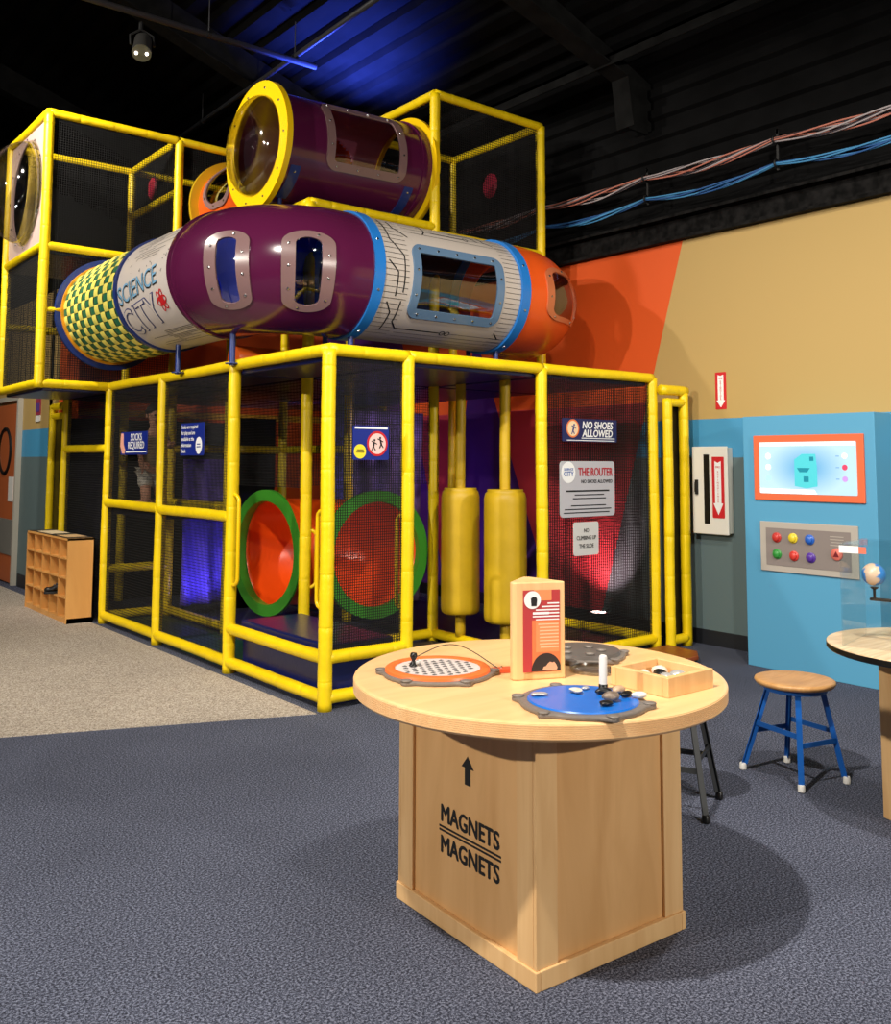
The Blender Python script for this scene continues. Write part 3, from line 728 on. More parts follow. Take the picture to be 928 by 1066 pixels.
# padded rollers
for y, r, lab in ((5.92, .157, 'yellow padded roller on an upright pole, left of the pair'), (5.38, .165, 'yellow padded roller on an upright pole, right of the pair')):
    t = thing('padded_roller', lab, 'padded roller', (4.93, y, 0))
    foam('pole', (4.93, y, .1), (4.93, y, 2.17), .042, t, YELD)
    mb = MB(); n = 40; prof = [(.05, .285), (r*.86, .285), (r*.97, .30), (r, .33)]
    for i in range(1, 24): prof.append((r*(1+.004*math.sin(i*1.3)), .33+i/24*.89))
    prof += [(r, 1.22), (r*.93, 1.262), (r*.84, 1.275), (r*.86, 1.283), (r*.84, 1.291), (.05, 1.291)]
    mb.lathe(prof, (4.93, y, 0), n=40); mb.build('roller_pad', YELD, t, smooth='all')

t = thing('padded_log', 'orange padded log on the deck, peeking out under the white tube section', 'padded log', (3.6, 7.0, 2.2))
mb = MB(); mb.lathe([(0, 0), (.085, .01), (.095, .03), (.095, .5), (.085, .52), (0, .53)], (3.22, 6.62, 2.30), (1, .12, 0), 24); mb.build('log_pad', mat('orange_vinyl', (240, 104, 30), .4, bump=.3, bscale=20), t, smooth=True)
mb = MB(); mb.lathe([(.060, .531), (.060, .56), (0, .565)], (3.22, 6.62, 2.30), (1, .12, 0), 20); mb.build('end_cap', WHITE, t, smooth=True)
# hanging cloths that glow under the coloured lamps
def cloth(name, o, u, h, m, lab, amp=.05, waves=9, nx=70, nz=24):
    o, u = V(o), V(u); d = u.normalized(); n = d.cross(V((0, 0, 1))); mb = MB(); vs = []
    for j in range(nz+1):
        for i in range(nx+1):
            t = i/nx; k = j/nz
            w = amp*(math.sin(t*waves*PI+.9*math.sin(k*3))*(.4+.6*(1-k))+.5*math.sin(t*waves*2.7+k*2)); vs.append(o+u*t+V((0, 0, h*k))+n*w)
    mb.add(vs, [(j*(nx+1)+i, j*(nx+1)+i+1, (j+1)*(nx+1)+i+1, (j+1)*(nx+1)+i) for j in range(nz) for i in range(nx)])
    return tag(mb.build(name, m, smooth='all', solid=.006, loc=tuple(o)), lab, 'curtain')
PCL = mat('violet_cloth', (120, 96, 190), .7, bump=.5, bscale=24); RCL = mat('mottled_cave_cloth', (110, 88, 120), .8, bump=.8, bscale=9, var=.55, vscale=7)
mb = MB(); mb.box((3.14, 10.24, 0), (5.0, 10.26, 1.95)); tag(mb.build('backdrop', mat('black_cloth', (9, 8, 10), .95), loc=(4, 10.25, 0)), 'black backdrop at the rear of the far mesh bays', 'backdrop')
mb = MB(); mb.box((4.40, 8.92, 0), (4.86, 8.93, 1.95)); tag(mb.build('backdrop', mat('black_cloth', (9, 8, 10), .95), loc=(4.63, 8.93, 0)), 'black backdrop above and behind the left green tunnel mouth', 'backdrop')
cloth('hanging_cloth', (3.78, 8.80, .10), (.56, 0, 0), .93, PCL, 'wrinkled cloth lit blue and violet hanging below the sign about available socks', .04, 5)
cloth('hanging_cloth', (3.78, 8.80, 1.10), (.56, 0, 0), .42, PCL, 'wrinkled violet cloth hanging above the mid rail behind the sign about available socks', .03, 6)
cloth('cave_cloth', (5.45, 8.78, .10), (.72, 0, 0), 2.0, RCL, 'mottled blue and purple cave cloth hanging behind the net of the entrance bay', .06, 10)
cloth('cave_cloth', (5.0, 7.66, .10), (.9, .05, 0), 1.9, RCL, 'mottled purple cloth hanging behind the right green tunnel mouth', .05, 9)

# ------------------------------------------------------------------ signs on the play structure
def sign(name, lab, o, ux, w, h, m, r=.01, th=.006, cat='sign', group=None):
    t = thing(name, lab, cat, o, group)
    plate('sign_panel', rrect(w, h, r), th, m, t, o, ux); return t
XS = 3.03
o = (XS, 8.10, 1.655); t = sign('sign', 'tilted blue sign about required socks on the far mesh bay', o, FY, .62, .20, NAVYS)
U = V((0, -1, -.03)); write('lettering', 'SOCKS', .085, PRINTW, t, V(o)+V((-.006, -.06, .05)), FY, bold=.02); write('lettering', 'REQUIRED', .085, PRINTW, t, V(o)+V((-.006, -.06, -.02)), FY, bold=.02, sx=.95)
bars('small_print', [(-.18, .30, -.075)], PRINTW, t, V(o)+V((-.006, 0, 0)), FY, h=.012)
plate('sock_picture', [(-.05, .09), (.01, .09), (.02, -.01), (.06, -.06), (.05, -.09), (-.01, -.09), (-.06, -.02)], .002, mat('sock_print', (225, 160, 140), .6), t, V(o)+V((-.006, .26, 0)), FY)
o = (XS, 6.88, 1.67); t = sign('sign', 'blue sign with lines of white words and a white oval, left of the entrance', o, FY, .43, .25, NAVYS)
for i, s_ in enumerate(('Socks are required', 'for play and are', 'available at the', 'Information', 'Desk.')):
    write('lettering', s_, .042, PRINTW, t, V(o)+V((-.006, .195, .095-i*.047)), FY, align='LEFT', bold=.02, sx=.95)
plate('oval_logo', disc(.055, 24, 0, 0, .065), .002, PRINTW, t, V(o)+V((-.006, -.13, -.05)), FY)
bars('small_print', [(-.03, .03, .01), (-.035, .035, -.01)], NAVYS, t, V(o)+V((-.008, -.13, -.05)), FY, h=.008)
def figure(mb, o, ux, s, lean):
    """a small printed person"""
    o, ux = V(o), V(ux)
    P = [(-.2, .0), (.0, .5), (lean*.5, 1.0)]
    def limb(a, b, w):
        d = V((b[0]-a[0], b[1]-a[1])); n = V((-d.y, d.x)).normalized()*w
        mb.add([o+ux*(x*s)+V((0, 0, y*s)) for x, y in ((a[0]+n.x, a[1]+n.y), (b[0]+n.x, b[1]+n.y), (b[0]-n.x, b[1]-n.y), (a[0]-n.x, a[1]-n.y))], [(0, 1, 2, 3)])
    limb((-.25, 0), (0, .5), .07); limb((.3, .05), (0, .5), .07); limb((0, .45), (lean*.3, 1.0), .12); limb((lean*.3, .95), (lean*.3+.4, .75), .06); limb((lean*.3, .95), (lean*.3-.4, 1.1), .06)
    mb.add([o+ux*((lean*.38+.15*math.cos(a))*s)+V((0, 0, (1.2+.15*math.sin(a))*s)) for a in [i*PI/6 for i in range(12)]], [tuple(range(12))])
def ring(r0, r1, o, ux, m, name, parent, lift, n=32):
    o, ux = V(o), V(ux); uz = V((0, 0, 1)); nn = ux.cross(uz); mb = MB()
    vs = [o+nn*lift+ux*(r*math.cos(2*PI*i/n))+uz*(r*math.sin(2*PI*i/n)) for r in (r0, r1) for i in range(n)]
    mb.add(vs, [(i, (i+1) % n, n+(i+1) % n, n+i) for i in range(n)]); return mb.build(name, m, parent)
SKP = mat('pale_pink_print', (232, 196, 190), .6)
o = (3.36, 4.925, 1.62); t = sign('sign', 'blue sign with struck out climbing figures beside a yellow disc, on the entrance net', o, FX, .275, .215, NAVYS)
bars('small_print', [(-.125, .125, .093)], PRINTW, t, V(o)+V((0, -.006, 0)), FX, h=.012)
c = V(o)+V((.045, -.006, -.005)); plate('round_pictogram', disc(.078), .002, SKP, t, c, FX); ring(.066, .080, c, FX, REDP, 'red_ring', t, .003)
mb = MB(); figure(mb, c+V((-.03, -.0035, -.045)), FX, .055, .4); figure(mb, c+V((.03, -.0035, -.03)), FX, .055, -.4); mb.build('printed_figures', INK, t)
c = V(o)+V((-.085, -.006, -.055)); plate('yellow_disc', disc(.045), .002, mat('yellow_print', (238, 216, 50), .5), t, c, FX); bars('small_print', [(-.025, .025, .01), (-.03, .03, -.005)], INK, t, c+V((0, -.002, 0)), FX, h=.005)

YS = 4.925
o = (5.395, YS, 1.745); t = sign('sign', 'dark blue NO SHOES ALLOWED sign with round pictogram, topmost on the right net', o, FX, .615, .175, mat('dark_navy_sign_face', (22, 28, 84), .4))
c = V(o)+V((-.195, -.006, .012)); plate('round_pictogram', disc(.068), .002, mat('cream_print', (236, 210, 170), .6), t, c, FX); ring(.058, .070, c, FX, mat('orange_print', (226, 120, 60), .5), 'orange_ring', t, .003)
mb = MB(); figure(mb, c+V((0, -.0035, -.045)), FX, .06, .6); mb.build('printed_figure', NAVYS, t)
for s_, dz in (('NO SHOES', .038), ('ALLOWED', -.025)): write('lettering', s_, .078, PRINTW, t, V(o)+V((.085, -.006, dz)), FX, bold=.028, sx=.92, shear=.15)
bars('small_print', [(-.10, .28, -.060), (-.26, .28, -.078)], PRINTW, t, V(o)+V((0, -.006, 0)), FX, h=.006)
o = (5.365, YS, 1.30); GREYS = mat('pale_grey_sign_face', (182, 180, 186), .4)
t = sign('sign', 'grey rounded sign headed THE ROUTER in red, middle of three on the right net', o, FX, .61, .42, GREYS, .03)
c = V(o)+V((-.215, -.006, .125)); plate('round_logo', disc(.075, 32, 0, 0, .08), .002, PRINTW, t, c, FX)
write('lettering', 'SCIENCE', .026, mat('blue_print', (40, 90, 170), .6), t, c+V((0, -.002, .022)), FX, bold=.02); write('lettering', 'CITY', .05, mat('blue_print', (40, 90, 170), .6), t, c+V((0, -.002, -.012)), FX, bold=.02)
write('lettering', 'THE ROUTER', .088, mat('crimson_print', (170, 36, 48), .5), t, V(o)+V((.085, -.006, .125)), FX, bold=.03, sx=.74)
write('lettering', 'NO SHOES ALLOWED', .036, INK, t, V(o)+V((.10, -.006, .055)), FX, bold=.03)
bars('small_print', [(-.24, .24, -.015)], INK, t, V(o)+V((0, -.006, 0)), FX, h=.012)
bars('small_print', [(-.15, .18, -.045), (-.17, .20, -.072), (-.19, .2, -.125), (-.26, .26, -.152), (-.27, .24, -.178)], INK, t, V(o)+V((0, -.006, 0)), FX, h=.008)
o = (5.34, YS, .925); t = sign('sign', 'small white sign against climbing up the slide, lowest on the right net', o, FX, .275, .25, mat('off_white_sign_face', (205, 203, 200), .4), .02)
for s_, dz in (('NO', .06), ('CLIMBING UP', .005), ('THE SLIDE', -.055)): write('lettering', s_, .042, INK, t, V(o)+V((0, -.006, dz)), FX, bold=.02, sx=.85)
# floor lamp that shines up the orange wall
t = thing('floor_spotlight', 'small glowing white spotlight on the floor below the three signs', 'spotlight', (6.36, 5.72, 0))
mb = MB(); mb.lathe([(.07, .03), (.075, .04), (.075, .13), (.085, .14), (.085, .15), (.07, .15)], (6.36, 5.72, .03), n=20); mb.build('housing', BLACKP, t, smooth=True)
mb = MB(); mb.box((6.30, 5.68, .0), (6.42, 5.76, .062)); mb.build('foot', BLACK, t)
mb = MB(); mb.lathe([(0, .152), (.068, .150)], (6.36, 5.72, .03), n=20); mb.build('lens', mat('glowing_lens', (255, 240, 235), .3, emit=(255, 225, 215), estr=9), t)
# brown wooden step in front of the right bay
t = thing('wooden_step', 'low red brown wooden step on the floor in front of the right yellow posts', 'step', (5.9, 4.6, 0))
mb = MB(); mb.prism([(5.02, 4.40), (5.60, 4.36), (5.97, 4.38), (6.12, 4.50), (6.15, 4.80), (5.02, 4.80)], (0, 0, .03), (1, 0, 0), (0, 1, 0), (0, 0, .03)); mb.build('tread', REDWOOD, t, bevel=.006)
mb = MB(); mb.box((5.1, 4.45, 0), (6.0, 4.75, .029)); mb.build('plinth', REDWOOD, t)

# child kneeling behind the net
SKIN = mat('skin', (206, 150, 120), .55); HAIR = mat('dark_brown_hair', (38, 26, 20), .6); SHIRT = mat('tan_shirt', (150, 128, 100), .8, bump=.2, bscale=20); SHORTS = mat('pale_shorts', (205, 198, 185), .8, bump=.2, bscale=20)
def skinmesh(name, nodes, edges, m, parent, sub=2, root=0):
    me = bpy.data.meshes.new(name); off = root_loc(parent) if parent else V(nodes[0][0])
    me.from_pydata([tuple(V(n[0])-off) for n in nodes], edges, []); me.materials.append(m)
    o = bpy.data.objects.new(name, me); COL.objects.link(o)
    if parent: o.parent = parent
    else: o.location = off
    md = o.modifiers.new('skin', 'SKIN'); md.use_smooth_shade = True
    for i, n in enumerate(nodes):
        d = me.skin_vertices[0].data[i]; r = n[1]; d.radius = (r, r) if isinstance(r, (int, float)) else r; d.use_root = (i == root)
    s = o.modifiers.new('sub', 'SUBSURF'); s.levels = sub; s.render_levels = sub
    return o
def person(base):
    """kneeling upright, facing -Y (to the right in the photo), right arm hanging, left hand on the deck rail"""
    X, Y, Z = base; k_ = .88; P = lambda a, b, c: (X+a*k_, Y+b*k_, Z+c*k_)
    t = thing('person', 'child in a tan shirt and pale shorts kneeling behind the net of the far bay', 'person', base)
    nodes = [(P(0, 0, .40), .085), (P(0, -.01, .52), .085), (P(0, -.03, .66), .095), (P(0, -.035, .76), .065), (P(0, -.045, .83), .040), (P(0, -.055, .90), .062), (P(0, -.06, .985), .080), (P(0, -.055, 1.05), .055),
             (P(-.065, 0, .36), .068), (P(-.075, -.05, .20), .058), (P(-.08, -.09, .065), .050), (P(-.08, .06, .045), .048), (P(-.08, .24, .040), .032), (P(-.08, .33, .030), .028),
             (P(.065, 0, .36), .068), (P(.075, -.03, .20), .058), (P(.08, -.06, .065), .050), (P(.08, .09, .045), .048), (P(.08, .27, .040), .032), (P(.08, .36, .030), .028),
             (P(-.12, -.03, .74), .042), (P(-.155, -.07, .60), .032), (P(-.165, -.15, .47), .027), (P(-.165, -.19, .41), .024),
             (P(.12, -.03, .74), .042), (P(.15, -.12, .64), .032), (P(.12, -.24, .66), .027), (P(.11, -.29, .68), .024)]
    ed = [(0, 1), (1, 2), (2, 3), (3, 4), (4, 5), (5, 6), (6, 7), (0, 8), (8, 9), (9, 10), (10, 11), (11, 12), (12, 13), (0, 14), (14, 15), (15, 16), (16, 17), (17, 18), (18, 19), (3, 20), (20, 21), (21, 22), (22, 23), (3, 24), (24, 25), (25, 26), (26, 27)]
    k = len(nodes)
    # fingers: short chains rooted in the palms
    for hand, base_i, d in (((-.165, -.19, .41), 23, V((0, -.35, -.9))), ((.11, -.29, .68), 27, V((-.1, -.95, -.1)))):
        w = V((1, 0, 0)) if abs(d.z) < .5 else V((0, .9, -.35))
        for q, L in ((-1.5, .030), (-.5, .038), (.5, .036), (1.5, .028)):
            a = V(hand)+w*(q*.011)+d*.018; nodes.append((P(*a), .0065)); nodes.append((P(*(a+d*L*.6+V((-.004, 0, 0)))), .006)); nodes.append((P(*(a+d*L+V((-.012, 0, 0)))), .005))
            n = len(nodes); ed += [(base_i, n-3), (n-3, n-2), (n-2, n-1)]
        a = V(hand)-w*.028+d*.006; nodes.append((P(*a), .007)); nodes.append((P(*(a+d*.022-w*.008)), .006)); n = len(nodes); ed += [(base_i, n-2), (n-2, n-1)]
    nodes = [(p, r*k_) for p, r in nodes]
    body = skinmesh('body', nodes, ed, SKIN, t)
    sh = [nodes[i] for i in (0, 1, 2, 3, 20, 21, 24, 25)]; sh = [(p, r+.013) for p, r in sh]
    sh[5] = (P(-.145, -.055, .65), .046); sh[7] = (P(.14, -.09, .68), .046)
    skinmesh('shirt', sh, [(0, 1), (1, 2), (2, 3), (3, 4), (4, 5), (3, 6), (6, 7)], SHIRT, t)
    sr = [(P(0, 0, .43), .10), (P(-.065, 0, .36), .085), (P(-.075, -.045, .20), .078), (P(.065, 0, .36), .085), (P(.075, -.03, .20), .078)]
    skinmesh('shorts', [(p, r*k_) for p, r in sr], [(0, 1), (1, 2), (0, 3), (3, 4)], SHORTS, t)
    mb = MB(); c = V(P(0, -.05, .99)); vs = []
    for j in range(9):
        th = PI*.62*j/8
        for i in range(20):
            a = 2*PI*i/20; back = .5+.5*math.sin(a); e = 1 if j < 5 else .75+.25*back
            vs.append(c+k_*V((.093*math.sin(th)*math.cos(a), .103*math.sin(th)*math.sin(a)*e+.01, .098*math.cos(th)+(0 if back > .35 else .035*j/8))))
    mb.add(vs, [(j*20+i, j*20+(i+1) % 20, (j+1)*20+(i+1) % 20, (j+1)*20+i) for j in range(8) for i in range(20)]); mb.build('hair', HAIR, t, smooth='all', solid=.01)
    for sx in (-1, 1):
        mb = MB(); mb.lathe([(0, .0), (.009, .002), (.011, .006), (0, .012)], P(.030*sx, -.128, .965), (0, -1, 0), 10); mb.build('eye', INK, t, smooth='all')
        mb = MB(); mb.lathe([(0, 0), (.018, .004), (.020, .010), (0, .016)], P(.074*sx, -.05, .955), (sx, 0, 0), 10); mb.build('ear', SKIN, t, smooth='all')
    mb = MB(); mb.lathe([(.014, 0), (.010, .016), (0, .024)], P(0, -.128, .935), (0, -1, .25), 10); mb.build('nose', SKIN, t, smooth='all')
    mb = MB(); mb.box(P(-.022, -.128, .898), P(.022, -.118, .906)); mb.build('mouth', mat('lip', (150, 70, 66), .5), t, bevel=.003)
    return t
person((3.33, 8.46, 1.07))

# ------------------------------------------------------------------ cubby shelf and shoe
t = thing('cubby_shelf', 'wooden cubby shelf with twenty openings beside the far yellow post', 'shelf', (2.93, 9.66, 0))
x0, x1, y0, y1, h = 2.775, 3.02, 9.0, 10.34, .78; th = .018
mb = MB(); mb.box((x0, y0, 0), (x1, y0+th, h)); mb.box((x0, y1-th, 0), (x1, y1, h)); mb.box((x1-.01, y0, 0), (x1, y1, h)); mb.box((x0, y0, h-th), (x1, y1, h)); mb.box((x0+.01, y0, 0), (x1, y1, .05))
mb.build('case', SHELFW, t)
for k in range(1, 4):
    z = .05+(h-.068)*k/4; mb = MB(); mb.box((x0+.002, y0+th, z), (x1-.01, y1-th, z+.012)); mb.build('shelf_board', SHELFW, t)
for k in range(1, 5):
    y = y0+(y1-y0)*k/5; mb = MB(); mb.box((x0+.004, y-.006, .05), (x1-.012, y+.006, h-th)); mb.build('divider', SHELFW, t)
mb = MB(); mb.box((x0+.01, y0+.05, h+.0005), (x1-.01, y1-.05, h+.006)); tag(mb.build('shelf_mat', mat('dark_mat', (30, 28, 28), .6), loc=(2.9, 9.6, h)), 'thin black mat on top of the wooden cubby shelf', 'mat')
mb = MB(); mb.box((x0+.03, y0+.12, h+.0065), (x1-.03, y0+.45, h+.008)); tag(mb.build('paper_sheet', mat('tan_paper', (196, 160, 112), .7), loc=(2.9, 9.25, h)), 'tan sheet on the black mat of the cubby shelf, nearer the yellow post', 'paper')
mb = MB(); mb.box((x0+.03, y0+.65, h+.0065), (x1-.03, y0+1.1, h+.008)); tag(mb.build('paper_sheet', mat('pale_paper', (206, 186, 150), .7), loc=(2.9, 9.9, h)), 'pale sheet on the black mat of the cubby shelf, farther from the yellow post', 'paper')
# shoe sticking out of a cubby of the second row from below
t = thing('shoe', 'black shoe sticking out of a cubby in the wooden shelf', 'shoe', (2.80, 9.52, .24)); zb = .05+(h-.068)/4+.0125; ys = 9.405
def shoe(o, L, m, t):
    mb = MB(); n = 16; vs = []; st = 12
    for i in range(st+1):
        u = i/st; w = .036*(.65+.5*math.sin(PI*min(1, u*1.0+.12)))*(1 if u > .06 else .7); hh = (.085 if u > .62 else .045+.04*max(0, (u-.25)/.37)); hh *= .75 if u < .06 else 1
        for k in range(n):
            a = 2*PI*k/n; vs.append(V(o)+V((L*u, w*math.cos(a), .020+hh/2+hh/2*math.sin(a))))
    mb.add(vs, [(i*n+k, i*n+(k+1) % n, (i+1)*n+(k+1) % n, (i+1)*n+k) for i in range(st) for k in range(n)]+[tuple(range(n))[::-1], tuple(range(st*n, st*n+n))]); mb.build('upper', m, t, smooth='all')
    mb = MB(); P = []
    for i in range(24):
        a = 2*PI*i/24; P.append((L*.5+L*.53*math.cos(a), (.040-.006*math.cos(a*2))*math.sin(a)))
    mb.prism(P, o, (1, 0, 0), (0, 1, 0), (0, 0, .022)); mb.build('sole', mat('black_rubber', (16, 16, 17), .6), t, bevel=.004)
    for q in range(3):
        mb = MB(); c = V(o)+V((L*(.36+.09*q), 0, .078+.012*q)); mb.tube([c+V((0, -.025, -.008)), c+V((0, 0, .004)), c+V((0, .025, -.008))], .004, 6); mb.build('lace', mat('grey_lace', (80, 80, 84), .7), t)
shoe((2.70, ys, zb), .24, mat('black_leather', (18, 18, 20), .4), t)

# ------------------------------------------------------------------ blue console with screen and buttons
t = thing('console', 'tall light blue console with a glowing screen against the right wall', 'console', (6.45, 3.63, 0))
CB = mat('console_blue', (84, 156, 194), .5); xc = 6.248
mb = MB(); mb.box((xc, 3.12, 0), (WX-.02, 4.14, 1.85)); mb.build('cabinet', CB, t, bevel=.004)
sc_ = V((xc, 3.617, 1.466)); OF = mat('coral_frame', (224, 104, 62), .5)
mb = MB(); mb.prism([(-.425, -.238), (.425, -.238), (.425, .238), (-.425, .238)], sc_, (0, -1, 0), (0, 0, 1), (-.018, 0, 0)); mb.build('screen_frame', OF, t, bevel=.004)
def emis(name, c, s): return mat(name, c, .3, emit=c, estr=s)
# screen: glow from its own picture
m = bpy.data.materials.new('lit_screen'); m.use_nodes = True; nt = m.node_tree; b = nt.nodes['Principled BSDF']; b.inputs['Base Color'].default_value = (.02, .02, .02, 1); b.inputs['Roughness'].default_value = .25
tc = nt.nodes.new('ShaderNodeTexCoord'); mp = nt.nodes.new('ShaderNodeMapping'); mp.inputs['Scale'].default_value = (1, 3.2, 5); g = nt.nodes.new('ShaderNodeTexGradient'); g.gradient_type = 'SPHERICAL'
mp.inputs['Location'].default_value = (0, 0, 0)
cr_ = nt.nodes.new('ShaderNodeValToRGB'); cr_.color_ramp.elements[0].position = .0; cr_.color_ramp.elements[0].color = (*lin((205, 240, 250)), 1); cr_.color_ramp.elements[1].position = .75; cr_.color_ramp.elements[1].color = (*lin((120, 190, 235)), 1)
nt.links.new(tc.outputs['Object'], mp.inputs[0]); nt.links.new(mp.outputs[0], g.inputs[0]); nt.links.new(g.outputs[0], cr_.inputs[0]); nt.links.new(cr_.outputs[0], b.inputs['Emission Color']); b.inputs['Emission Strength'].default_value = .92
mb = MB(); mb.prism(rrect(.75, .375, .008, 2), sc_+V((-.0182, 0, 0)), (0, -1, 0), (0, 0, 1), (-.003, 0, 0)); so = mb.build('screen', m, t)
so.data.transform(Matrix.Translation(-(sc_-V(t.location)))); so.location = sc_-V(t.location)
sl = -.0215
def onscreen(name, poly, col, s=1.0, parent=so):
    mb = MB(); c = sc_+V((sl, 0, 0)); mb.prism(poly, c, (0, -1, 0), (0, 0, 1), (-.001, 0, 0)); o = mb.build(name, emis('screen_'+name+str(col[0])+str(col[2]), col, s*.68)); 
    o.parent = so; o.location = V(o.location)-V(sc_); return o
onscreen('white_bar', [(-.37, -.185), (.08, -.185), (.06, -.155), (-.37, -.15)], (250, 255, 255)); onscreen('white_bar', [(-.37, .16), (.37, .16), (.37, .185), (-.37, .185)], (250, 255, 255))
onscreen('cube_picture', [(-.09, -.13), (.0, -.145), (.085, -.13), (.085, .0), (.075, .10), (-.03, .10), (-.09, .06)], (70, 176, 186), .8)
for p in ([(-.07, .0), (.03, .0), (.01, -.03), (-.05, -.03)], [(-.02, -.06), (.02, -.06), (.02, -.10), (-.02, -.10)], [(.03, .05), (.06, .05), (.06, .08), (.03, .08)]): onscreen('cube_shadow', [(a*1, b_) for a, b_ in p], (26, 120, 140), .7).location.x -= .001
for i, c in enumerate(((245, 200, 190), (190, 60, 90), (170, 130, 205))): onscreen('dot', disc(.020, 18, .29, .085-.08*i), c, .9); onscreen('dash', [(.225, .08-.08*i), (.25, .08-.08*i), (.25, .088-.08*i), (.225, .088-.08*i)], (110, 150, 190), .8)
for i, c in enumerate(((250, 255, 250), (225, 250, 250), (150, 235, 235))): onscreen('dot', disc(.022, 18, -.30, .085-.08*i), c, 1.0)
pc = V((xc, 3.628, .892)); PF = mat('pale_grey_panel_frame', (176, 168, 158), .5); PG = mat('grey_panel', (134, 124, 120), .45)
mb = MB(); mb.prism([(-.375, -.18), (.375, -.18), (.375, .18), (-.375, .18)], pc, (0, -1, 0), (0, 0, 1), (-.016, 0, 0)); mb.build('button_frame', PF, t, bevel=.004)
mb = MB(); mb.prism([(-.325, -.135), (.325, -.135), (.325, .135), (-.325, .135)], pc+V((-.0162, 0, 0)), (0, -1, 0), (0, 0, 1), (-.003, 0, 0)); pn = mb.build('button_panel', PG, t)
for i, (u, v_, c) in enumerate(((-.235, .068, (190, 54, 48)), (-.105, .070, (222, 198, 50)), (.025, .068, (40, 96, 190)), (-.235, -.052, (52, 140, 60)), (-.10, -.056, (204, 60, 52)), (.03, -.058, (84, 50, 150)))):
    p = pc+V((-.019, -u, v_)); mb = MB(); mb.lathe([(.036, 0), (.036, .008), (.028, .012)], p, (-1, 0, 0), 20); mb.lathe([(.026, .012), (.026, .022), (.020, .027), (0, .028)], p, (-1, 0, 0), 20)
    mb.build('push_button', mat('button_%d' % c[0], c, .3), pn, smooth=True)
p = pc+V((-.019, -.225, -.02)); mb = MB(); mb.lathe([(.042, 0), (.042, .010), (.034, .016), (0, .017)], p, (-1, 0, 0), 24); bb = mb.build('push_button', mat('coral_button', (214, 110, 96), .4), pn, smooth=True)
mb = MB(); mb.prism([(-.022, -.018), (.022, -.018), (0, .022)], p+V((-.0172, 0, 0)), (0, -1, 0), (0, 0, 1), (-.001, 0, 0)); mb.build('triangle_print', mat('dark_red_print', (110, 20, 30), .5), pn)
bars('small_print', [(-.05, .05, .08), (-.05, .05, .10), (-.04, .04, .06), (-.05, .05, .04)], PF, pn, pc+V((-.0195, -.225, 0)), FY, h=.006)

# ------------------------------------------------------------------ fire extinguisher cabinet and sign
RS = mat('sign_red', (200, 30, 40), .4)
def arrow_sign(t, c, w, h):
    c = V(c); plate('red_face', rrect(w, h, .006, 2), .003, RS, t, c, FY)
    a = w*.26; plate('white_arrow', [(-a, h*.43), (0, h*.40), (a, h*.43), (a, -h*.26), (a*1.55, -h*.26), (0, -h*.45), (-a*1.55, -h*.26), (-a, -h*.26)], .0012, PRINTW, t, c+V((-.0031, 0, 0)), FY)
    write('lettering', 'FIRE', w*.20, RS, t, c+V((-.0044, 0, h*.33)), FY, bold=.02, lift=.0005)
    for i, ch in enumerate('EXTINGUISHER'): write('lettering', ch, w*.19, RS, t, c+V((-.0044, 0, h*.25-i*h*.044)), FY, bold=.02, lift=.0005)
t = thing('wall_sign', 'red fire extinguisher arrow sign on the yellow wall above the blue stripe', 'sign', (WX, 4.62, 2.1)); arrow_sign(t, (WX-.0005, 4.624, 2.10), .105, .31)
t = thing('extinguisher_cabinet', 'white fire extinguisher cabinet with black slot on the grey wall beside the blue console', 'cabinet', (WX, 4.68, .92))
CW = mat('cabinet_white', (226, 222, 212), .4)
mb = MB(); mb.box((WX-.075, 4.525, .925), (WX-.0005, 4.855, 1.625)); mb.build('box', CW, t, bevel=.006)
mb = MB(); mb.box((WX-.092, 4.515, .915), (WX-.0755, 4.86, 1.635)); d = mb.build('door', CW, t, bevel=.006)
mb = MB(); mb.box((WX-.0935, 4.69, 1.0), (WX-.0925, 4.745, 1.57)); mb.build('window_slot', BLACKP, d)
mb = MB(); mb.box((WX-.108, 4.80, 1.24), (WX-.0925, 4.825, 1.36)); mb.box((WX-.118, 4.803, 1.26), (WX-.1085, 4.822, 1.34)); mb.build('latch', BLACK, d)
arrow_sign(d, (WX-.0925, 4.605, 1.30), .115, .50)

# ------------------------------------------------------------------ cables along the upper wall
def bundle(name, lab, x, z, cols, rad, strands, sag):
    t = thing(name, lab, 'cable', (x, 3, z)); ys = [-6.5+1.32*i for i in range(14)]
    for k in range(strands):
        P = []; ph = random.uniform(0, 6.28); y = ys[0]
        while y < ys[-1]:
            u = ((y-ys[0]) % 1.32)/1.32; s_ = -sag*4*u*(1-u); a = ph+y*3.2+k; q = rad*(.6+.4*math.sin(PI*u)); P.append((x+q*math.cos(a), y, z+s_+q*math.sin(a)*(1+.9*math.sin(PI*u)))); y += .06
        mb = MB(); mb.tube(P, .0078, 5); mb.build('cable', cols[k % len(cols)], t, smooth='all')
bundle('cable_bundle', 'orange and white twisted cable bundle strung along the upper right wall', 6.66, 4.09, [mat('salmon_cable', (196, 122, 104), .5), mat('white_cable', (176, 166, 168), .5), mat('dark_cable', (50, 44, 50), .5)], .022, 10, .04)
bundle('cable_bundle', 'light blue cable bundle hung below the orange and white one', 6.68, 3.90, [mat('blue_cable', (70, 140, 190), .5), mat('deep_blue_cable', (44, 90, 150), .5)], .014, 7, .06)
